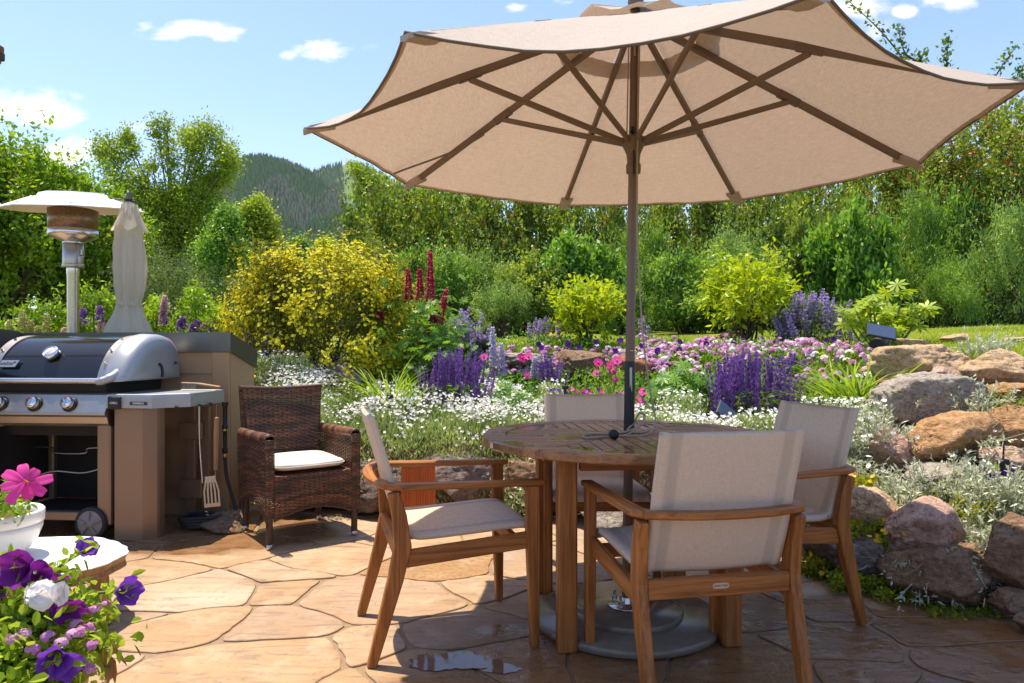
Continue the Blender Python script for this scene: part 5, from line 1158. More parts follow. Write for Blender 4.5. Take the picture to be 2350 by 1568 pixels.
# salvia
SPS = [spike_mesh(760 + i, 1.0, .11, 190, 'violet_petal', .075, .6, gaps=1, stem=.9) for i in range(4)]
def salvia(x, ytop, ybase, w, d, n, lb, seed):
    g = rs(seed); p = at(x, d); zb_ = P(x, ybase, d).z; p.z = min(p.z, zb_ - .02); t = thing('violet_salvia', lb, 'flower plant', p, 0, 'violet salvia clumps'); H = P(x, ytop, d).z - p.z; hw = w / 2 / F * d
    mb = MB(); m_ = int(60 * n ** .5); b = np.stack([g.randn(m_) * hw * .4, g.randn(m_) * hw * .3, g.rand(m_) * H * .5], 1); leaves(mb, b, shoot(g, m_, 1.0, .5), .06, .024, g, g.rand(m_), .5, True); mb.build('foliage', L['mid'], t)
    lst = []
    for i in range(n):
        u = g.uniform(-1, 1); v = g.uniform(-1, 1); s = H * g.uniform(.5, .72); h0_ = H * g.uniform(.85, 1.02) * (1 - .22 * u * u) - s
        lst.append(((u * hw * .85, v * hw * .6, max(h0_, .02)), (g.randn() * .10 - v * .05, u * .30 + g.randn() * .08, g.rand() * 6), (.125, .125, s)))
    add_spikes(t, SPS, g, lst)
salvia(1045, 798, 905, 160, 5.55, 74, 'violet salvia clump beside the strap leaves at centre left', 1)
salvia(1256, 812, 880, 66, 5.9, 24, 'small violet salvia clump left of the brown terrace boulder', 2)
salvia(1712, 800, 925, 190, 5.15, 98, 'largest violet salvia clump behind the table at right', 3)
salvia(1815, 805, 870, 60, 5.6, 18, 'thin violet salvia stems left of the dark red boulder', 4)
salvia(610, 745, 790, 90, 6.2, 7, 'few violet salvia stems in front of the yellow shrub', 5)
# catmint
SPN = [spike_mesh(780 + i, 1.0, .13, 190, 'lilac_petal', .075, .6, gaps=1, stem=.9) for i in range(3)]
def catmint(x, ytop, ybase, w, d, n, lb, seed, sz=.20):
    g = rs(seed); p = at(x, d); t = thing('lilac_catmint', lb, 'flower plant', p, 0, 'lilac catmint plants'); H = P(x, ytop, d).z - p.z; hw = w / 2 / F * d
    mb = MB(); m_ = 40 * n; u = g.rand(m_) ** .8; b = np.stack([g.randn(m_) * hw * .55, g.randn(m_) * hw * .5, u * H * .72], 1); leaves(mb, b, shoot(g, m_, .8, .7), .038, .016, g, g.rand(m_)); mb.build('foliage', L['sage'], t)
    lst = []
    for i in range(n):
        u = g.uniform(-1, 1); v = g.uniform(-1, 1); s = H * g.uniform(.35, .55); h0_ = H * g.uniform(.6, 1.0) * (1 - .3 * u * u) - s
        lst.append(((u * hw * .9, v * hw * .8, max(h0_, .05)), (g.randn() * .15, u * .35 + g.randn() * .12, g.rand() * 6), (sz, sz, s)))
    add_spikes(t, SPN, g, lst)
catmint(1062, 690, 800, 110, 6.6, 48, 'lilac catmint mound right of the crimson lupin', 11)
catmint(1866, 660, 790, 170, 6.9, 60, 'tall lilac catmint between the large lime bush and palmate leaves', 12, .24)
catmint(1255, 718, 775, 90, 7.6, 12, 'faint lilac catmint left of the small lime bush', 13)
catmint(1468, 712, 770, 50, 7.7, 7, 'faint lilac catmint stems beside the umbrella cord', 14)
# ---- yellow flowering shrub
p = at(745, 6.6); H = topH(592, 6.6, p.z); t = thing('yellow_shrub', 'big rounded shrub covered with small yellow flowers', 'shrub', p)
g = rs(71); lf, wd, _ = bush_mesh(seed=71, H=H, Rx=.80, ncl=80, tw=24, per=18, Lf=.040, Wf=.018, up=.7, wisp=.12, z0=-.05, stems=26, stemr=.010, round_=.95, core=.3)
lf.build('foliage', L['yshrub'], t); wd.build('stems', M['bark'], t)
mb = MB(); c = np.concatenate(lf.V).reshape(-1, 4, 3)[:, 0]; rel = (c - np.array([0, 0, H * .48])) / np.array([.85, .85, H * .55]); out = np.linalg.norm(rel, axis=1)
cl = nz(g.randn(230, 3)) * np.array([.95, .95, 1.0]); near = np.min(np.linalg.norm(rel[:, None, :] - cl[None], axis=2), axis=1)
pr = np.clip(out - .5, 0, 1) * np.clip(1.25 - near / .22, .03, 1) ** 1.5 * (c[:, 2] > .12 * H); idx = g.choice(len(c), 13500, p=pr / pr.sum())
blossoms(mb, c[idx] + nz(rel[idx]) * .02 + g.randn(len(idx), 3) * .022, nz(rel[idx]) + g.randn(len(idx), 3) * .45 + np.array([0, -.2, .3]), .0160 * (.7 + .5 * g.rand(len(idx))), g, 5, g.rand(len(idx)), .3, .95)
ob = mb.build('flowers', L['yellow_petal'], t); ob['kind'] = 'stuff'
# ---- lime shrubs
def lime(x, ytop, ybase, w, d, lb, seed, n):
    p = at(x, d); p.z = P(x, ybase, d).z; H = topH(ytop, d, p.z); Rw = w / 2 / F * d
    t = thing('lime_shrub', lb, 'shrub', p, 0, 'lime leaved shrubs'); lf, wd, _ = bush_mesh(seed=seed, H=H, Rx=Rw * .9, ncl=n, tw=7, per=9, Lf=.078, Wf=.034, up=.7, wisp=.35, z0=.22, stems=18, stemr=.010, round_=.1, fold=True, core=.35)
    lf.build('foliage', L['lime'], t); wd.build('stems', M['bark'], t)
lime(1342, 668, 785, 158, 7.4, 'small lime leaved bush left of the umbrella pole', 81, 26)
lime(1710, 605, 800, 185, 7.1, 'larger lime leaved bush on bare stems right of the umbrella pole', 82, 38)
# ---- palmate tall plant
p = at(2025, 6.1); t = thing('palmate_plant', 'tall yellow green plant with hand shaped leaves behind the solar light', 'plant', p); g = rs(85)
lf, wd = MB(), MB()
for (x, y) in [(2072, 662), (2000, 690), (1965, 715), (1940, 722), (1985, 735), (2035, 715), (2060, 705), (2100, 712), (2118, 715), (2080, 735), (2045, 745), (2010, 745), (1960, 745), (2100, 740), (2030, 690), (1990, 700), (2055, 760), (1995, 765)]:
    c = P(x, y, 6.1 + g.randn() * .12) - p; n = 5; cc = np.array(c) + g.randn(n, 3) * .03
    blossoms(lf, cc, g.randn(n, 3) * .5 + np.array([0, -.4, 1]), .10, g, 8, g.rand(n), -.18, .40)
    tube(wd, spline([((c.x) * .35, 0, .0), (c.x * .75, c.y * .5, c.z * .6), c], 4), [.010] * 5 + [.006] * 4, 5)
lf.build('leaves', L['lime'], t); wd.build('stems', M['stem'], t)
# ---- strap leaf clumps
def strap(x, ytop, ybase, w, d, n, lb, seed, wide=.016):
    g = rs(seed); p = at(x, d); p.z = min(p.z, P(x, ybase, d).z); t = tag(bpy.data.objects.new('x', None)) if False else None
    H = topH(ytop, d, p.z) * 1.3; hw = w / 2 / F * d; mb = MB(); b = np.stack([g.randn(n) * hw * .25, g.randn(n) * hw * .2, np.zeros(n)], 1)
    blades(mb, b, np.stack([g.randn(n) * .40, g.randn(n) * .40, np.ones(n)], 1), H * (.75 + .55 * g.rand(n)), wide, g, g.rand(n), .42 + .3 * g.rand(n), 6)
    ob = mb.build('daylily_clump', L['strap'], None, loc=p); tag(ob, lb, 'plant', 'clumps of long strap leaves')
strap(898, 822, 915, 150, 5.6, 170, 'strap leaf clump between the dark boulder and violet salvia', 91)
strap(1962, 800, 945, 160, 4.75, 190, 'strap leaf clump just left of the long tan boulder', 92, .018)
strap(1395, 882, 930, 110, 5.3, 110, 'short strap leaf clump directly behind the far armchair', 93, .012)
strap(1860, 880, 930, 110, 5.1, 90, 'short strap leaf clump right of the largest salvia', 94, .012)
# ---- lupin foliage mounds
def mound(name, x, ytop, ybase, w, d, n, lb, seed, mat='lupin', rad=.07):
    g = rs(seed); p = at(x, d); p.z = min(p.z, P(x, ybase, d).z); H = topH(ytop, d, p.z); hw = w / 2 / F * d; mb = MB(); a = g.rand(n) * 2 * PI; r_ = g.rand(n) ** .5
    c = np.stack([r_ * np.cos(a) * hw, r_ * np.sin(a) * hw * .8, H * (.25 + .7 * g.rand(n)) * (1 - .45 * r_ ** 2)], 1)
    blossoms(mb, c, nz(np.stack([np.cos(a) * r_, np.sin(a) * r_ - .2, np.ones(n) * .8], 1) + g.randn(n, 3) * .35), rad * (.7 + .5 * g.rand(n)), g, 9, g.rand(n), -.15, .40)
    t = thing(name, lb, 'plant', p, 0, 'leafy mounds in the flower bed'); mb.build('foliage', L[mat], t); st = MB()
    for i in range(0, n, 5): tube(st, [(0, 0, 0), Vector(c[i])], [.005, .003], 4, caps=False)
    st.build('stems', M['stem'], t)
mound('leafy_mound', 1570, 822, 935, 160, 5.4, 190, 'mound of palmate leaves right of the umbrella pole', 95)
mound('leafy_mound', 1165, 868, 920, 150, 5.5, 130, 'mound of palmate leaves right of the centre left salvia', 96, rad=.055)
mound('leafy_mound', 1260, 868, 910, 80, 5.6, 80, 'small leafy mound under the small salvia clump', 97, 'bright', .05)
mound('leafy_mound', 690, 800, 860, 150, 6.1, 110, 'shaded leafy mound under the yellow shrub', 98, 'mid', .05)
# ---- cosmos with magenta daisies in the bed
p = at(1390, 5.75); t = thing('magenta_cosmos', 'feathery plant with magenta daisies in front of the brown terrace boulder', 'flower plant', p); g = rs(99)
mb = MB(); n = 700; b = np.stack([g.randn(n) * .10, g.randn(n) * .08, g.rand(n) * (CH - (845 - HY) / F * 5.75 - p.z)], 1); blades(mb, b, shoot(g, n, .8, .8), .07, .004, g, g.rand(n), .3, 2); mb.build('foliage', L['strap'], t)
st = MB()
for (x, y, r_) in [(1372, 832, .045), (1400, 838, .04), (1415, 828, .045), (1404, 852, .045), (1368, 856, .035), (1412, 872, .032), (1198, 821, .05), (1212, 818, .04), (1208, 862, .038), (1110, 820, .04), (1700, 866, .03)]:
    c = P(x, y, 5.7) - p; mb = MB(); nn = np.array([[g.randn() * .3, -.8, .55]]); blossoms(mb, np.array([c]), nn, r_, g, 8, g.rand(1), .1, .95); fo_ = mb.build('flower', L['magenta_petal'], t)
    m2 = MB(); lathe(m2, [(.001, -.004), (.009, 0), (.001, .006)], 8, c + Vector((0, -.006, .004))); m2.build('flower_centre', L['gold_petal'], fo_)
    tube(st, [(c.x * .6, 0, 0), c], .003, 4, caps=False)
st.build('stalks', M['stem'], t)
# ================================================================== carpets (nobody could count these)
def near_bnd(n, g, x0, x1, s0, s1):
    """points whose distance behind the wall line lies between s0 and s1"""
    out = []; sv = []
    while sum(len(o) for o in out) < n:
        p = np.stack([g.uniform(x0, x1, n), g.uniform(1.2, 9.5, n)], 1); s = sdist(p[:, 0], p[:, 1]); k = (s > s0) & (s < s1); out.append(p[k]); sv.append(s[k])
    return np.concatenate(out)[:n], np.concatenate(sv)[:n]
# white flowered carpet spilling over the wall
g = rs(201); mb = MB(); N = 46000; XY, S = near_bnd(N, g, -1.95, 1.35, -.16, 1.15)
wd_ = np.clip(1.25 - S, .3, 1); keep = g.rand(N) < np.where(XY[:, 0] > .25, np.clip(1.1 - np.clip(S - .45, 0, 9) * 3, 0, 1), 1); keep &= ~((XY[:, 0] > .55) & (S < .02)); XY, S = XY[keep], S[keep]; N = len(S)
def hump(XY, S): return np.interp(S, [-.18, -.10, .02, .14, .35, .7, 1.15], [.06, .24, .46, .56, .62, .68, .72]) + n3(XY, 2.2, 5) * .07 + n3(XY, 6, 2) * .03 + np.clip(-1.25 - XY[:, 0], 0, .5) * .45 - np.clip(XY[:, 0] - .1, 0, .6) * .12
hz_ = hump(XY, S); dep = g.rand(N) ** 1.6 * .13; nrm = np.where(S[:, None] < .12, np.array([[0.1, -.75, .5]]), np.array([[0, -.15, 1.0]]))
pos = np.stack([XY[:, 0], XY[:, 1], hz_], 1) - nz(nrm) * dep[:, None]
t_ = np.clip(.55 + n3(XY, 3.5, 8) * .5 + g.randn(N) * .18, 0, 1)
leaves(mb, pos, nz(nrm) * .7 + np.array([0, 0, .5]) + g.randn(N, 3) * .45, .050 * (.6 + .8 * g.rand(N)), .0085, g, t_, .3)
co_ = MB(); K = 6500; XYf, Sf = near_bnd(K * 3, g, -1.95, 1.45, -.14, 1.15); den = np.clip(.10 + .9 * np.clip((Sf - .0) * 3.2, 0, 1), 0, 1) * np.clip(.55 + 1.7 * n3(XYf, 2.6, 13), .05, 1); den = np.where(XYf[:, 0] > .25, den * np.clip(1.1 - np.clip(Sf - .5, 0, 9) * 3, 0, 1), den)
k = g.rand(len(Sf)) < den; XYf, Sf = XYf[k][:K], Sf[k][:K]; nf = len(Sf); rise = .02 + .12 * g.rand(nf) * (Sf > .05)
nf_ = np.where(Sf[:, None] < .1, np.array([[0, -.8, .5]]), np.array([[0, -.35, 1.0]])); pf = np.stack([XYf[:, 0], XYf[:, 1], hump(XYf, Sf)], 1) + nz(nf_) * rise[:, None]
blossoms(co_, pf, nf_ + g.randn(nf, 3) * .6, .0125 * (.6 + .6 * g.rand(nf)), g, 5, g.rand(nf), .35, .60)
tag(mb.build('carpet_foliage', L['cera']), 'grey green foliage carpet spilling over the low wall behind the chairs', 'ground cover', kind='stuff')
tag(co_.build('white_flowers', L['white_petal']), 'drift of tiny white flowers over the grey green carpet', 'flowers', kind='stuff')
# second white drift right of the pole
g = rs(205); co_ = MB(); lf = MB(); c0 = []
for (x, y, w, h, d, n) in [(a1, a2, a3, a4 * 1.3, a5, int(a6 * 1.25)) for a1, a2, a3, a4, a5, a6 in [(1560, 930, 90, 55, 5.0, 150), (1500, 965, 140, 50, 4.7, 260), (1270, 895, 60, 40, 5.4, 90), (1620, 975, 160, 40, 4.5, 260), (1760, 965, 120, 40, 4.4, 220), (1905, 945, 110, 50, 4.4, 170), (1840, 985, 120, 40, 4.2, 160), (640, 850, 120, 70, 5.9, 420), (730, 930, 90, 50, 5.4, 200), (1960, 960, 100, 70, 4.3, 160)]]:
    c = np.array(P(x, y, d)); s_ = np.array([w / 2 / F * d, .16, h / 2 / F * d]); q_ = c + g.uniform(-1, 1, (n, 3)) * s_; blossoms(co_, q_, g.randn(n, 3) * .5 + np.array([0, -.4, .9]), .0118 * (.6 + .6 * g.rand(n)), g, 5, g.rand(n), .3, .75)
    m_ = n * 6; q_ = c + g.uniform(-1, 1, (m_, 3)) * s_ * np.array([1.1, 1.1, 1.0]) - np.array([0, 0, .06]); leaves(lf, q_, shoot(g, m_, .5), .04, .010, g, g.rand(m_))
tag(co_.build('white_bed_flowers', L['white_petal']), 'white flower clusters among the bed plants around the right garden light', 'flowers', kind='stuff')
tag(lf.build('bed_stems', L['cera']), 'thin stems and leaves under the white bed flowers', 'ground cover', kind='stuff')
# low greenery filling the bed
g = rs(210); mb = MB(); N = 30000; XY, S = near_bnd(N, g, -2.2, 2.9, .5, 2.75); k = ~((XY[:, 0] > 1.35) & (S < 1.55)); XY, S = XY[k], S[k]; N = len(S)
pos = np.stack([XY[:, 0], XY[:, 1], tz(XY[:, 0], XY[:, 1]) + g.rand(N) ** 1.5 * (.10 + .10 * np.clip(n3(XY, 1.7, 4) + .3, 0, 1))], 1)
leaves(mb, pos, shoot(g, N, .9, .7), .05 * (.5 + .8 * g.rand(N)), .018, g, np.clip(.4 + n3(XY, 2, 6) * .5 + g.randn(N) * .2, 0, 1), .5)
tag(mb.build('bed_greenery', L['mid']), 'low mixed greenery filling the flower bed', 'ground cover', kind='stuff')
# pink drift on the upper terrace
g = rs(215); N = 17000; mb = MB(); XY, S = near_bnd(N, g, -.15, 3.0, 1.75, 2.85); k = ~((XY[:, 0] > 2.3) & (S < 2.2)) & ((S < 2.4) | (XY[:, 0] > 1.3)); XY, S = XY[k], S[k]; N = len(S)
hp_ = tz(XY[:, 0], XY[:, 1]) + g.rand(N) * .09; leaves(mb, np.stack([XY[:, 0], XY[:, 1], hp_], 1), shoot(g, N, .8, .6), .042, .022, g, g.rand(N)); tag(mb.build('terrace_foliage', L['bright']), 'bright leaves under the pink flowers of the upper terrace', 'ground cover', kind='stuff')
pk, wh_, pu = MB(), MB(), MB(); K = 1300; XY, S = near_bnd(K, g, -.2, 2.9, 1.75, 2.85)
cl = np.clip(.55 + 1.4 * n3(XY, 1.6, 3), 0, 1); k = (g.rand(K) < cl) & ((S < 2.4) | (XY[:, 0] > 1.3)); XY = XY[k]
for (x, y) in XY:
    z = tz1(x, y) + .10 + .02 * g.randn(); m_ = 9; dd = nz(g.randn(m_, 3) * .6 + np.array([0, -.3, .8])); q_ = np.array([x, y, z]) + dd * .030; (blossoms(pk if g.rand() < .8 else wh_, q_, dd, .017, g, 5, np.clip(g.rand() * .8 + g.randn(m_) * .1, 0, 1), .1, 1.0))
for (x, y, d) in [(670, 0, 0)] + [(1900 + g.uniform(-30, 40), 790 + g.uniform(-12, 25), 6.3) for _ in range(6)] + [(1620 + g.uniform(-150, 170), 800 + g.uniform(-18, 18), 6.5) for _ in range(16)] + [(1380 + g.uniform(-150, 80), 795 + g.uniform(-15, 12), 6.7) for _ in range(9)]:
    if not d: continue
    blossoms(pu, np.array([P(x, y, d)]), np.array([[g.randn() * .4, -.9, .3]]), .030, g, 5, g.rand(1), .1, 1.1)
tag(pk.build('pink_flowers', L['pink_petal']), 'drift of pink flower heads on the upper terrace', 'flowers', kind='stuff')
tag(wh_.build('white_terrace_flowers', L['white_petal']), 'white flower heads scattered through the pink terrace drift', 'flowers', kind='stuff')
tag(pu.build('purple_flowers', L['purple_petal']), 'dark purple blooms scattered through the pink terrace drift', 'flowers', kind='stuff')
# small mixed bedding flowers behind the far chair
g = rs(217); a_, b_ = MB(), MB()
for i in range(120):
    x, y = g.uniform(1250, 1480), g.uniform(893, 945); blossoms(a_ if g.rand() < .55 else b_, np.array([P(x, y, 5.0 + g.randn() * .15)]), np.array([[g.randn() * .4, -.7, .6]]), .016, g, 5, g.rand(1), .1, 1.0)
tag(a_.build('rose_flowers', L['magenta_petal']), 'little rose flowers just above the far armchair back', 'flowers', kind='stuff'); tag(b_.build('plum_flowers', L['purple_petal']), 'little plum coloured flowers just above the far armchair back', 'flowers', kind='stuff')
# lawn grass
g = rs(220); N = 80000; XY, S = near_bnd(N, g, -1.6, 7.5, 1.9, 6.6); k = (XY[:, 1] > 4.6) & ((S > 2.55) | (XY[:, 0] > 2.35)); XY, S = XY[k], S[k]; N = len(S); mb = MB(); edge = np.clip(1 - (S - 2.3) / .8, 0, 1) * (XY[:, 0] > 1.9)
blades(mb, np.stack([XY[:, 0], XY[:, 1], tz(XY[:, 0], XY[:, 1]) - .01], 1), shoot(g, N, .35), (.045 + .05 * g.rand(N)) * (1 + 1.1 * edge), .008, g, np.clip(.5 + n3(XY, 1.1, 2) * .5 + g.randn(N) * .2, 0, 1), .35, 2)
tag(mb.build('lawn_grass', L['grass']), 'short lawn grass between the flower beds and the shrubs', 'grass', kind='stuff')
# ---- silver foliage plants on the boulder wall
def silver(x, y, w, h, d, n, lb, seed, mat='silver', depth=.22, hang=.0, Lf=.034, fl=0):
    g = rs(seed); c = P(x, y, d); p = Vector((c.x, c.y, c.z - h / 2 / F * d)); hw, hh = w / 2 / F * d, h / F * d
    t = thing('silver_leaf_plant', lb, 'plant', p, 0, 'silver leaved plants on the rock wall'); mb = MB(); st = MB(); n = int(n * 1.8); T = max(12, n // 14)
    u = g.uniform(-1, 1, T); v = g.uniform(-1, 1, T); top = hh * (.55 + .5 * g.rand(T)) * (1 - .35 * u * u); base = np.stack([u * hw * .9, v * depth * .6 + .03, top * (.25 + .35 * g.rand(T))], 1)
    dr_ = nz(np.stack([u * .5 + g.randn(T) * .3, -.25 + v * .3 + g.randn(T) * .2, np.full(T, 1 - 2.0 * hang) + g.randn(T) * .3], 1)); ln_ = top * (.45 + .3 * g.rand(T)) + .05
    ti = np.repeat(np.arange(T), 14); uu = g.rand(len(ti)); pos = base[ti] + dr_[ti] * (ln_[ti] * uu)[:, None] - np.array([0, 0, 1]) * (hang * .10 * uu ** 2)[:, None]
    leaves(mb, pos, dr_[ti] * .7 + g.randn(len(ti), 3) * .6, Lf * (.6 + .7 * g.rand(len(ti))), Lf * .30, g, np.clip(.4 + .4 * uu + g.randn(len(ti)) * .2, 0, 1), .4)
    m_ = T * 16; q_ = np.stack([g.uniform(-1, 1, m_) * hw * .85, g.uniform(-.4, 1, m_) * depth * .7, g.rand(m_) ** 1.3 * hh * .6], 1); leaves(mb, q_, shoot(g, m_, .9, .5), Lf, Lf * .3, g, g.rand(m_) * .4)
    for i in range(T): tube(st, [Vector(base[i] - dr_[i] * .04), Vector(base[i] + dr_[i] * ln_[i])], [.0028, .0014], 3, caps=False)
    mb.build('foliage', L[mat], t); st.build('stems', L['silver'], t)
    if fl:
        k = g.randint(0, len(pos), max(fl, 14)); fl = len(k); fm = MB(); blossoms(fm, pos[k] + dr_[ti[k]] * .02, dr_[ti[k]] + g.randn(fl, 3) * .4, .016, g, 5, g.rand(fl), .2, .95); fm.build('flowers', L['white_petal'], t)
silver(1990, 1000, 150, 120, 4.05, 900, 'silver plant with white flowers beside the right armchair back', 301, fl=70)
silver(1955, 1070, 90, 90, 3.85, 360, 'silver plant hanging down beside the right armchair arm', 302, hang=.6)
silver(2120, 1125, 210, 90, 3.62, 900, 'wide silver plant above the pink granite boulder', 303, fl=30)
silver(2265, 1150, 150, 120, 3.45, 800, 'tall silver plant right of the pink granite boulder, upper half', 304)
silver(2290, 1235, 150, 130, 3.15, 900, 'silver plant spilling down the right end of the wall', 305, hang=.45)
silver(2190, 1270, 90, 110, 3.1, 420, 'silver sprays hanging beside the pink granite boulder', 306, hang=.7)
silver(2090, 1300, 80, 90, 3.12, 300, 'thin silver sprays hanging above the wide brown boulder', 307, hang=.6)
silver(2238, 935, 85, 100, 4.15, 460, 'silver plant growing between the grey and the flat orange boulder', 308)
silver(2255, 1010, 46, 90, 3.85, 260, 'narrow silver plant in the crack between two orange boulders', 309, hang=.5)
silver(2268, 800, 90, 56, 5.0, 300, 'small silver plant behind the top boulders at lawn edge', 310)
silver(2320, 1130, 110, 110, 3.3, 500, 'silver plant with stake at the right frame edge', 311)
silver(2140, 905, 40, 60, 4.3, 120, 'little silver sprig in front of the grey speckled boulder', 312)
silver(1175, 1130, 60, 90, 4.55, 160, 'loose green sprigs hanging behind the far table leg', 313, 'cera', hang=.6, fl=12)
silver(2080, 1190, 70, 70, 3.36, 260, 'silver sprigs between the ragged tan and the pink granite boulder', 316)
silver(2215, 1100, 90, 80, 3.7, 360, 'silver plant under the right side of the big orange brown boulder', 317, fl=12)
silver(2060, 955, 70, 60, 4.3, 220, 'silver sprigs left of the grey speckled boulder foot', 318, fl=10)
silver(2190, 1180, 120, 60, 3.35, 260, 'yellowish dry tuft above the pink granite boulder', 314, 'sedum', Lf=.026)
silver(2320, 925, 110, 45, 4.1, 260, 'yellowish tuft on the flat orange boulder', 315, 'sedum', Lf=.026)
# ---- creeping groundcover with yellow flowers
g = rs(230); mb = MB(); yb_ = MB()
for (x, y, w, h, d, n) in [(1900, 1300, 110, 50, 3.42, 700), (1960, 1335, 120, 34, 3.22, 700), (1865, 1320, 60, 44, 3.5, 400), (1990, 1220, 110, 50, 3.38, 700), (1945, 1160, 60, 70, 3.55, 420), (2040, 1255, 60, 70, 3.3, 420), (2070, 1365, 130, 26, 3.1, 420), (2200, 1408, 160, 20, 2.95, 260), (1900, 1240, 60, 40, 3.5, 300), (1980, 1115, 60, 40, 3.7, 300), (1860, 1200, 50, 60, 3.62, 260)]:
    c = np.array(P(x, y, d)); s_ = np.array([w / 2 / F * d, .07, h / 2 / F * d]); q_ = c + g.uniform(-1, 1, (n, 3)) * s_; q_[:, 2] = np.maximum(q_[:, 2], .004); leaves(mb, q_, g.randn(n, 3) * .8 + np.array([0, -.5, .5]), .024, .017, g, g.rand(n) ** 1.5, .8)
    if y < 1330:
        k = n // 40; q_ = c + g.uniform(-1, 1, (k, 3)) * s_ + np.array([0, -.05, .02]); blossoms(yb_, q_, g.randn(k, 3) * .4 + np.array([0, -.5, .8]), .013, g, 5, g.rand(k), .2, .95)
tag(mb.build('creeping_groundcover', L['sedum']), 'yellow green creeping leaves between the boulders at the wall foot', 'ground cover', kind='stuff'); tag(yb_.build('yellow_specks', L['gold_petal']), 'tiny yellow flowers on the creeping leaves at the wall foot', 'flowers', kind='stuff')
# purple flowers and stakes at right edge
g = rs(233); p = P(2300, 1110, 3.5); t = thing('purple_flower_plant', 'small plant with dark purple flowers at the right edge by the stake', 'flower plant', p - Vector((0, 0, .1)))
for (x, y) in [(2266, 1085), (2290, 1098), (2300, 1110), (2312, 1088), (2275, 1110), (2325, 1080)]:
    fm = MB(); blossoms(fm, np.array([P(x, y, 3.42) - Vector(t.location)]), np.array([[g.randn() * .4, -.9, .3]]), .03, g, 5, g.rand(1), -.1, 1.2); fm.build('flower', L['purple_petal'], t)
fm = MB(); n = 160; leaves(fm, g.randn(n, 3) * np.array([.06, .04, .05]) + np.array([0, 0, .08]), shoot(g, n, .9), .05, .02, g, g.rand(n)); fm.build('foliage', L['bright'], t)
for (x0, y0, y1, d, lb) in [(2303, 1020, 1110, 3.45, 'black garden stake at the right frame edge above purple flowers'), (1299, 860, 925, 5.2, 'thin black garden stake above the far armchair back'), (1880, 905, 960, 4.55, 'black garden stake above the right armchair back'), (897, 885, 940, 5.3, 'black garden stake in the white flowers below the strap leaves'), (1510, 925, 965, 4.9, 'black garden stake right of the umbrella pole in white flowers')]:
    a = P(x0, y0, d); b = P(x0 - 5, y1, d); t = thing('garden_stake', lb, 'stake', b, 0, 'black garden stakes'); mb = MB(); tube(mb, [(0, 0, -.12), Vector(a - b) * .55], [.010, .012], 6); mb.build('stake_base', M['black'], t); mb = MB(); tube(mb, [Vector(a - b) * .55, Vector(a - b)], [.006, .004], 6); box(mb, Vector(a - b) * .55, .05, .03, .03, .004); mb.build('stake_tip', M['black'], t)
spotlight('solar garden light with tilted panel in front of palmate plant, near the lawn', P(2022, 775, 5.55), P(2022, 820, 5.55).z, (R(42), R(12), R(-18)), (-.6, -.5, -.25), 1.35)
spotlight('solar garden light with tilted panel among white flowers above the dining table', P(1668, 962, 4.6), P(1668, 1010, 4.6).z, (R(58), R(38), R(10)), (-.9, -.2, .35), 1.05)
spotlight('black garden light without panel beside the lilac catmint on the lawn edge', P(1112, 780, 6.5), P(1112, 815, 6.5).z, None, (-.95, -.2, .2), 1.4)
# ================================================================== foreground flowers
def petunia_mesh(seed, rad):
    g = rs(seed); ph = g.rand(4) * 6
    def fn(u, v):
        a = 2 * PI * u; lobes = .90 + .10 * abs(math.cos(2.5 * a)); r_ = rad * (.10 + .9 * v ** .8) * (lobes if v > .4 else 1)
        z = rad * (-.9 + 1.15 * v ** .55) + rad * .16 * v * v * math.sin(5 * a + ph[0]) + rad * .07 * v * v * math.sin(11 * a + ph[1]) - rad * .25 * max(0, v - .75) * (1 + math.sin(2 * a + ph[2]))
        return Vector((r_ * math.cos(a), r_ * math.sin(a), z))
    mb = MB(); grid(mb, fn, 50, 14, t=.5); mb.T[0] = np.clip(.35 + .5 * g.rand() + .2 * np.array([v for u in range(51) for v in np.linspace(-1, 1, 15)]), 0, 1)
    return mb
petal('petunia_violet', (.075, .012, .30), (.25, .08, .62), .4); petal('petunia_plum', (.10, .006, .13), (.26, .025, .32), .4)
PEV = [petunia_mesh(i, .042).mesh('flower', L['petunia_violet']) for i in range(2)]; PEP = [petunia_mesh(5 + i, .045).mesh('flower', L['petunia_plum']) for i in range(3)]
pt = thing('petunia_plant', 'purple and violet petunias with bright foliage spilling from the foreground planter', 'flower plant', (-1.235, 1.60, .42)); o = Vector(pt.location); g = rs(401)
fl, st = MB(), MB(); tips = [(198, 1262, 1.62), (290, 1358, 1.66), (48, 1310, 1.5), (130, 1330, 1.55), (150, 1400, 1.5), (112, 1405, 1.5), (145, 1520, 1.42), (20, 1300, 1.5), (60, 1480, 1.45), (215, 1430, 1.6), (240, 1470, 1.62), (30, 1420, 1.45), (90, 1360, 1.5), (180, 1380, 1.55), (-40, 1330, 1.5), (-60, 1420, 1.5), (10, 1540, 1.4), (80, 1550, 1.4), (190, 1480, 1.55), (130, 1460, 1.48), (-20, 1500, 1.45), (235, 1400, 1.62), (60, 1420, 1.46), (165, 1340, 1.58)]
for (x, y, d) in tips:
    e = P(x, y, d) - o; b = Vector((e.x * .25, e.y * .25 , .0)); pts = spline([b, b.lerp(e, .5) + Vector((0, 0, .05)), e], 6); tube(st, pts, list(np.linspace(.005, .003, 13)), 5)
    for i in range(2, 13):
        n = 5; leaves(fl, np.array(pts[i]) + g.randn(n, 3) * .016, g.randn(n, 3) + np.array([0, 0, .4]), .033 * (.7 + .5 * g.rand(n)), .015, g, np.clip(.5 + g.randn(n) * .25, 0, 1), .5, True)
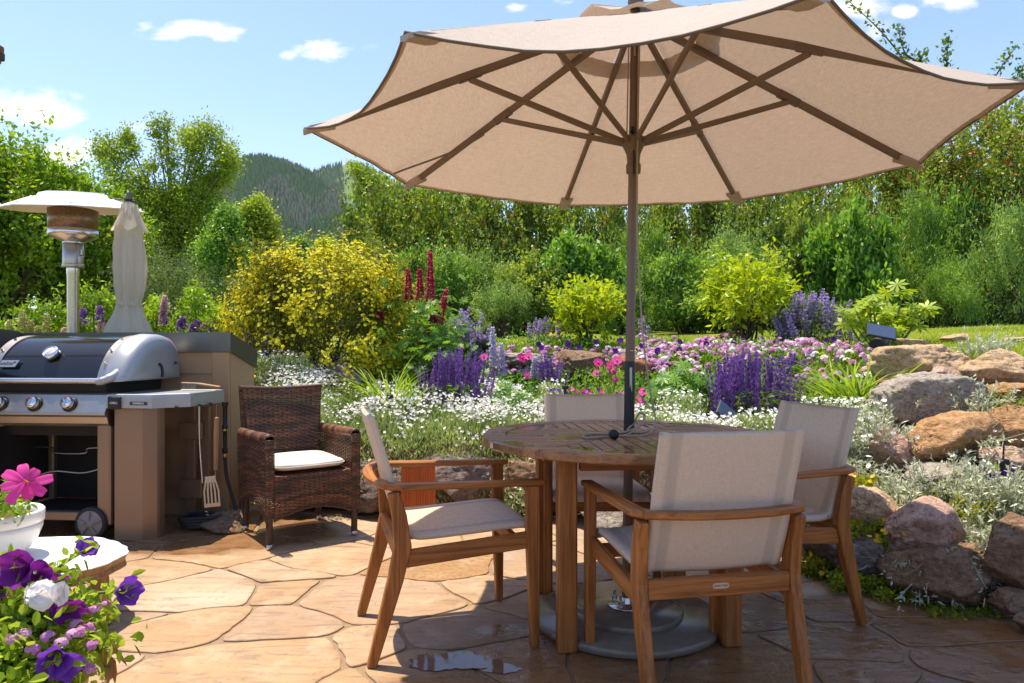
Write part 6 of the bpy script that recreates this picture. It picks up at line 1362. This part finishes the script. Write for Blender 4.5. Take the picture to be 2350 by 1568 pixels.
n = 2600; c = P(55, 1540, 1.5) - o; q_ = g.randn(n, 3) * np.array([.066, .09, .052]) + np.array(c); q_[:, 2] = np.maximum(q_[:, 2], -.03); leaves(fl, q_, g.randn(n, 3) * .8 + np.array([0, -.3, .5]), .036 * (.6 + .6 * g.rand(n)), .018, g, np.clip(.45 + g.randn(n) * .25, 0, 1), .5, True)
petal('planter_leaf', (.18, .32, .02), (.52, .68, .07), .5); fl.build('foliage', L['planter_leaf'], pt); st.build('stems', M['stem'], pt)
def flo(me, x, y, d, dirv, s): q_ = P(x, y, d) - o; link('flower', me, pt, q_, Vector(dirv).to_track_quat('Z', 'Y').to_euler(), s)
flo(PEV[0], 200, 1258, 1.62, (.5, -.3, .5), .62); flo(PEV[1], 293, 1356, 1.66, (.8, -.4, .1), .85); flo(PEP[0], 40, 1305, 1.48, (-.1, -1, .25), .95); flo(PEP[1], 82, 1318, 1.50, (.6, -.8, .1), .7)
flo(PEP[2], 130, 1322, 1.55, (.3, .2, .9), .6); flo(PEP[0], 160, 1402, 1.50, (.6, -.7, -.2), .7); flo(PEP[1], 112, 1400, 1.48, (-.6, -.8, -.2), .62); flo(PEV[0], 128, 1515, 1.40, (.2, -.95, -.25), .85); flo(PEV[1], 150, 1528, 1.41, (.7, -.7, -.3), .8); flo(PEP[2], -5, 1345, 1.5, (-.3, -1, .2), .8)
wf = thing('white_geranium', 'white flower cluster among the foreground petunias', 'flower plant', P(105, 1365, 1.46)); mb = MB(); n = 14; dd = nz(g.randn(n, 3) * np.array([1, .6, .5]) + np.array([0, -.4, .5])); blossoms(mb, dd * np.array([.034, .026, .018]), dd, .025, g, 5, g.rand(n), .05, 1.05); mb.build('flowers', L['white_petal'], wf)
mb = MB(); tube(mb, [(0, 0, 0), (0, .03, -.15)], .004, 6); mb.build('stalk', M['stem'], wf)
al = thing('lilac_alyssum', 'tiny lilac and white alyssum flower clusters in the foreground planter', 'flower plant', P(150, 1440, 1.46)); ao = Vector(al.location)
for i, (x, y, d) in enumerate([(165, 1455, 1.45), (205, 1440, 1.52), (110, 1460, 1.42), (55, 1455, 1.42), (240, 1390, 1.6), (210, 1480, 1.5), (190, 1520, 1.46), (215, 1400, 1.56), (75, 1490, 1.40), (140, 1475, 1.42), (185, 1450, 1.47), (175, 1432, 1.49), (30, 1465, 1.42), (205, 1535, 1.46)]):
    mb = MB(); n = 26; dd = nz(g.randn(n, 3) + np.array([0, -.4, .6])); blossoms(mb, np.array(P(x, y, d) - ao) + dd * np.array([.013, .013, .009]), dd, .0052, g, 4, np.clip((.3 if i % 3 else .9) + g.randn(n) * .15, 0, 1), .05, 1.1); mb.build('flower_cluster', L['pink_petal'], al)
mb = MB(); q_ = P(243, 1500, 1.6) - ao; n = 5; leaves(mb, np.array(q_) + g.randn(n, 3) * .01, np.array([[.3, 0, -1]]) + g.randn(n, 3) * .3, .06, .022, g, g.rand(n), .2, True); mb.build('withered_leaf', L['dry'], al)
# cosmos in the white pot
cp_ = thing('potted_cosmos', 'bright pink cosmos flower on a leaning stem in the white pot', 'flower plant', (-2.12, 2.83, .43)); o = Vector(cp_.location); g = rs(411)
c = P(58, 1108, 2.45) - o; mb = MB()
for k in range(8):
    a = k * 2 * PI / 8 + .2; nn = Vector((.35, -.75, .45)).normalized(); ax = nn.cross(Vector((0, 0, 1))).normalized(); ay = nn.cross(ax); d = ax * math.cos(a) + ay * math.sin(a); s = -ax * math.sin(a) + ay * math.cos(a); ln_ = .070 * (1 + .2 * math.sin(k * 2.1)); rows_ = []
    for i in range(8):
        u = i / 7; w = .0185 * (math.sin(PI * min(u * .62 + .06, 1))) * (1 - .15 * (u > .95)); lift = nn * (.012 * math.sin(u * 2.2 + k) - .010 * u * u)
        rows_.append([c + d * ln_ * u + lift - s * w, c + d * ln_ * u + lift - s * w * .35 + nn * .003, c + d * ln_ * u + lift + nn * -.001, c + d * ln_ * u + lift + s * w * .35 + nn * .003, c + d * ln_ * u + lift + s * w])
    loft(mb, rows_, closed=False, caps=False, t=.25 + .6 * g.rand(), sm=True)
fo_ = mb.build('flower', L['magenta_petal'], cp_); mb = MB(); n = 50; dd = nz(g.randn(n, 3) + np.array([.3, -.8, .4])); leaves(mb, np.array(c) + dd * .006, dd, .008, .004, g, g.rand(n)); mb.build('flower_centre', L['gold_petal'], fo_)
st, fl = MB(), MB()
for e in (c, P(25, 1150, 2.6) - o, P(5, 1185, 2.6) - o, P(-30, 1100, 2.6) - o, P(50, 1175, 2.7) - o):
    pts = spline([(e.x * .1 - .04, e.y * .1, 0), Vector(e) * .55 + Vector((-.03, 0, .03)), e], 6); tube(st, pts, list(np.linspace(.005, .003, 13)), 5)
    for i in range(2, 12): n = 5; leaves(fl, np.array(pts[i]) + g.randn(n, 3) * .012, g.randn(n, 3) + np.array([0, 0, .3]), .05, .010, g, g.rand(n), .4)
n = 90; leaves(fl, g.randn(n, 3) * np.array([.05, .05, .035]) + np.array([.09, -.05, .05]), g.randn(n, 3) + np.array([0, 0, .5]), .035, .022, g, g.rand(n), .5, True)
st.build('stems', M['stem'], cp_); fl.build('foliage', L['bright'], cp_)
# ================================================================== mountains
def ridge(name, prof, D, depth, foot, seed, mat_cols, ntree, meadow=None, th=15):
    xs = np.array([p[0] for p in prof], float); ys = np.array([p[1] for p in prof], float)
    nx, nd = 150, 60; U_x = np.linspace(xs[0], xs[-1], nx); crest = np.interp(U_x, xs, ys); V = np.linspace(0, 1, nd)
    def hgt(px, v):
        cz = CH + (HY - np.interp(px, xs, ys)) / F * D; d = D - depth * (1 - np.minimum(v, 1)) + np.maximum(v - 1, 0) * depth; f = np.where(v <= 1, np.minimum(v, 1) ** 1.15, 1 - (v - 1) * .9); z = foot + (cz - foot) * f
        X = (px - CX) / F * d
        gl_ = np.array([noise.noise((a / 95, b / 190, seed)) * 26 + noise.noise((a / 38, b / 60, seed + 3)) * 8 for a, b in zip(X.ravel(), d.ravel())]).reshape(X.shape) * np.clip(1.0 - np.abs(v - .55) * 1.9, 0, 1)
        return X, d, z + gl_
    px, v = np.meshgrid(U_x, np.linspace(0, 1.6, 90), indexing='ij'); X, d, z = hgt(px, v); n1_ = 90
    i, j = np.meshgrid(np.arange(nx - 1), np.arange(n1_ - 1), indexing='ij'); a = (i * n1_ + j).ravel(); mb = MB(); md = np.zeros(X.shape)
    if meadow is not None: md = meadow(px, HY - (z - CH) / d * F)
    mb.add(np.stack([X.ravel(), d.ravel(), z.ravel()], 1), np.stack([a, a + n1_, a + n1_ + 1, a + 1], 1), md.ravel(), True)
    m, q = newmat(name + '_ground'); f = q.noise(q.pos, .02, 6, .7); c = q.mix(f, *mat_cols); c = q.mix(tint(q), c, q.mix(q.noise(q.pos, .03, 4), (.10, .16, .05), (.17, .23, .09))); q.ln(princ(q, c, .95, 0, .05), q.out.inputs[0])
    tag(mb.build(name, m), kind='structure')
    g = rs(seed); K = ntree; px = g.uniform(xs[0], xs[-1], K); v = g.rand(K) ** .8 * 1.04; X, d, z = hgt(px, v); k = np.ones(K, bool)
    if meadow is not None: k = g.rand(K) > meadow(px, HY - (z - CH) / d * F) * .93
    X, d, z = X[k], d[k], z[k]; K = len(X); h = th * (.6 + .7 * g.rand(K)); r_ = h * .20; a0 = g.rand(K) * 6; mb = MB()
    pn_ = np.array([noise.noise((a / 60, b / 130, 7.7 + seed)) for a, b in zip(X, d)]); dead = ((pn_ > .28) & (g.rand(K) < .4)) | (g.rand(K) < .02); tv = np.where(dead, .8 + .2 * g.rand(K), g.rand(K) * .55)
    vs = []
    for lv in (0, 1):
        zz0 = z - h * .05 + lv * h * .38; rr0 = r_ * (1 - .38 * lv)
        for q_ in range(5): vs.append(np.stack([X + rr0 * np.cos(a0 + q_ * 1.2566), d + rr0 * np.sin(a0 + q_ * 1.2566), zz0], 1))
        vs.append(np.stack([X, d, z + h * (.72 + .28 * lv)], 1))
    v_ = np.stack(vs, 1); b = np.arange(K)[:, None] * 12; f_ = np.concatenate([b + np.array([[o_ + q_, o_ + (q_ + 1) % 5, o_ + 5]]) for o_ in (0, 6) for q_ in range(5)])
    mb.add(v_.reshape(-1, 3), f_, np.repeat(tv, 12)); return mb
m, q = newmat('conifer_needles'); c = q.ramp(tint(q), [(.0, (.04, .105, .03)), (.55, (.12, .22, .06)), (.7, (.12, .19, .07)), (.8, (.20, .16, .14)), (1.0, (.30, .26, .23))]); q.ln(princ(q, c, .9, 0, .1), q.out.inputs[0])
def meadow(px, py):
    w = 10 + (py - 380) * .14; cx_ = np.interp(py, [370, 400, 450, 500, 560], [790, 797, 806, 820, 845]); f = np.clip(1.3 - np.abs(px - cx_) / np.maximum(w, 4), 0, 1); return np.clip(f * 1.4, 0, 1) * (py < 600)
mb1 = ridge('mountain', [(150, 560), (300, 480), (430, 430), (500, 395), (540, 370), (566, 361), (590, 359), (612, 364), (640, 372), (668, 380), (690, 388), (715, 402), (740, 425), (765, 450), (800, 500), (840, 560), (900, 640), (1000, 720)], 1300, 720, -14, 11, ((.045, .07, .03), (.10, .115, .06)), 52000, th=10)
mb2 = ridge('far_mountain', [(560, 560), (640, 450), (690, 412), (712, 399), (735, 390), (760, 382), (790, 377), (812, 376), (840, 384), (880, 402), (930, 440), (1010, 500), (1150, 590), (1400, 690)], 1900, 800, -14, 23, ((.045, .07, .035), (.10, .12, .07)), 30000, meadow, 12)
tag(mb1.build('conifer_forest', m), 'dark conifer forest covering the near mountain, with grey dead patches', 'forest', kind='stuff'); tag(mb2.build('far_conifer_forest', m), 'conifer forest on the far ridge around the pale grass ski run', 'forest', kind='stuff')

# ================================================================== far air
mb = MB(); x0, x1, y0, y1, z0, z1 = -2600, 2600, -60, 3200, -17, 520
mb.add([(x, y, z) for x in (x0, x1) for y in (y0, y1) for z in (z0, z1)], [(0, 1, 3, 2), (4, 6, 7, 5), (0, 4, 5, 1), (2, 3, 7, 6), (0, 2, 6, 4), (1, 5, 7, 3)])
m = bpy.data.materials.new('haze'); m.use_nodes = True; q = NT(m.node_tree); out = q.n('ShaderNodeOutputMaterial')
q.ln(q.n('ShaderNodeVolumePrincipled', I={'Color': (.86, .92, 1.0, 1), 'Density': .00005, 'Anisotropy': .2}).outputs[0], out.inputs['Volume'])
tag(mb.build('haze', m), kind='stuff')
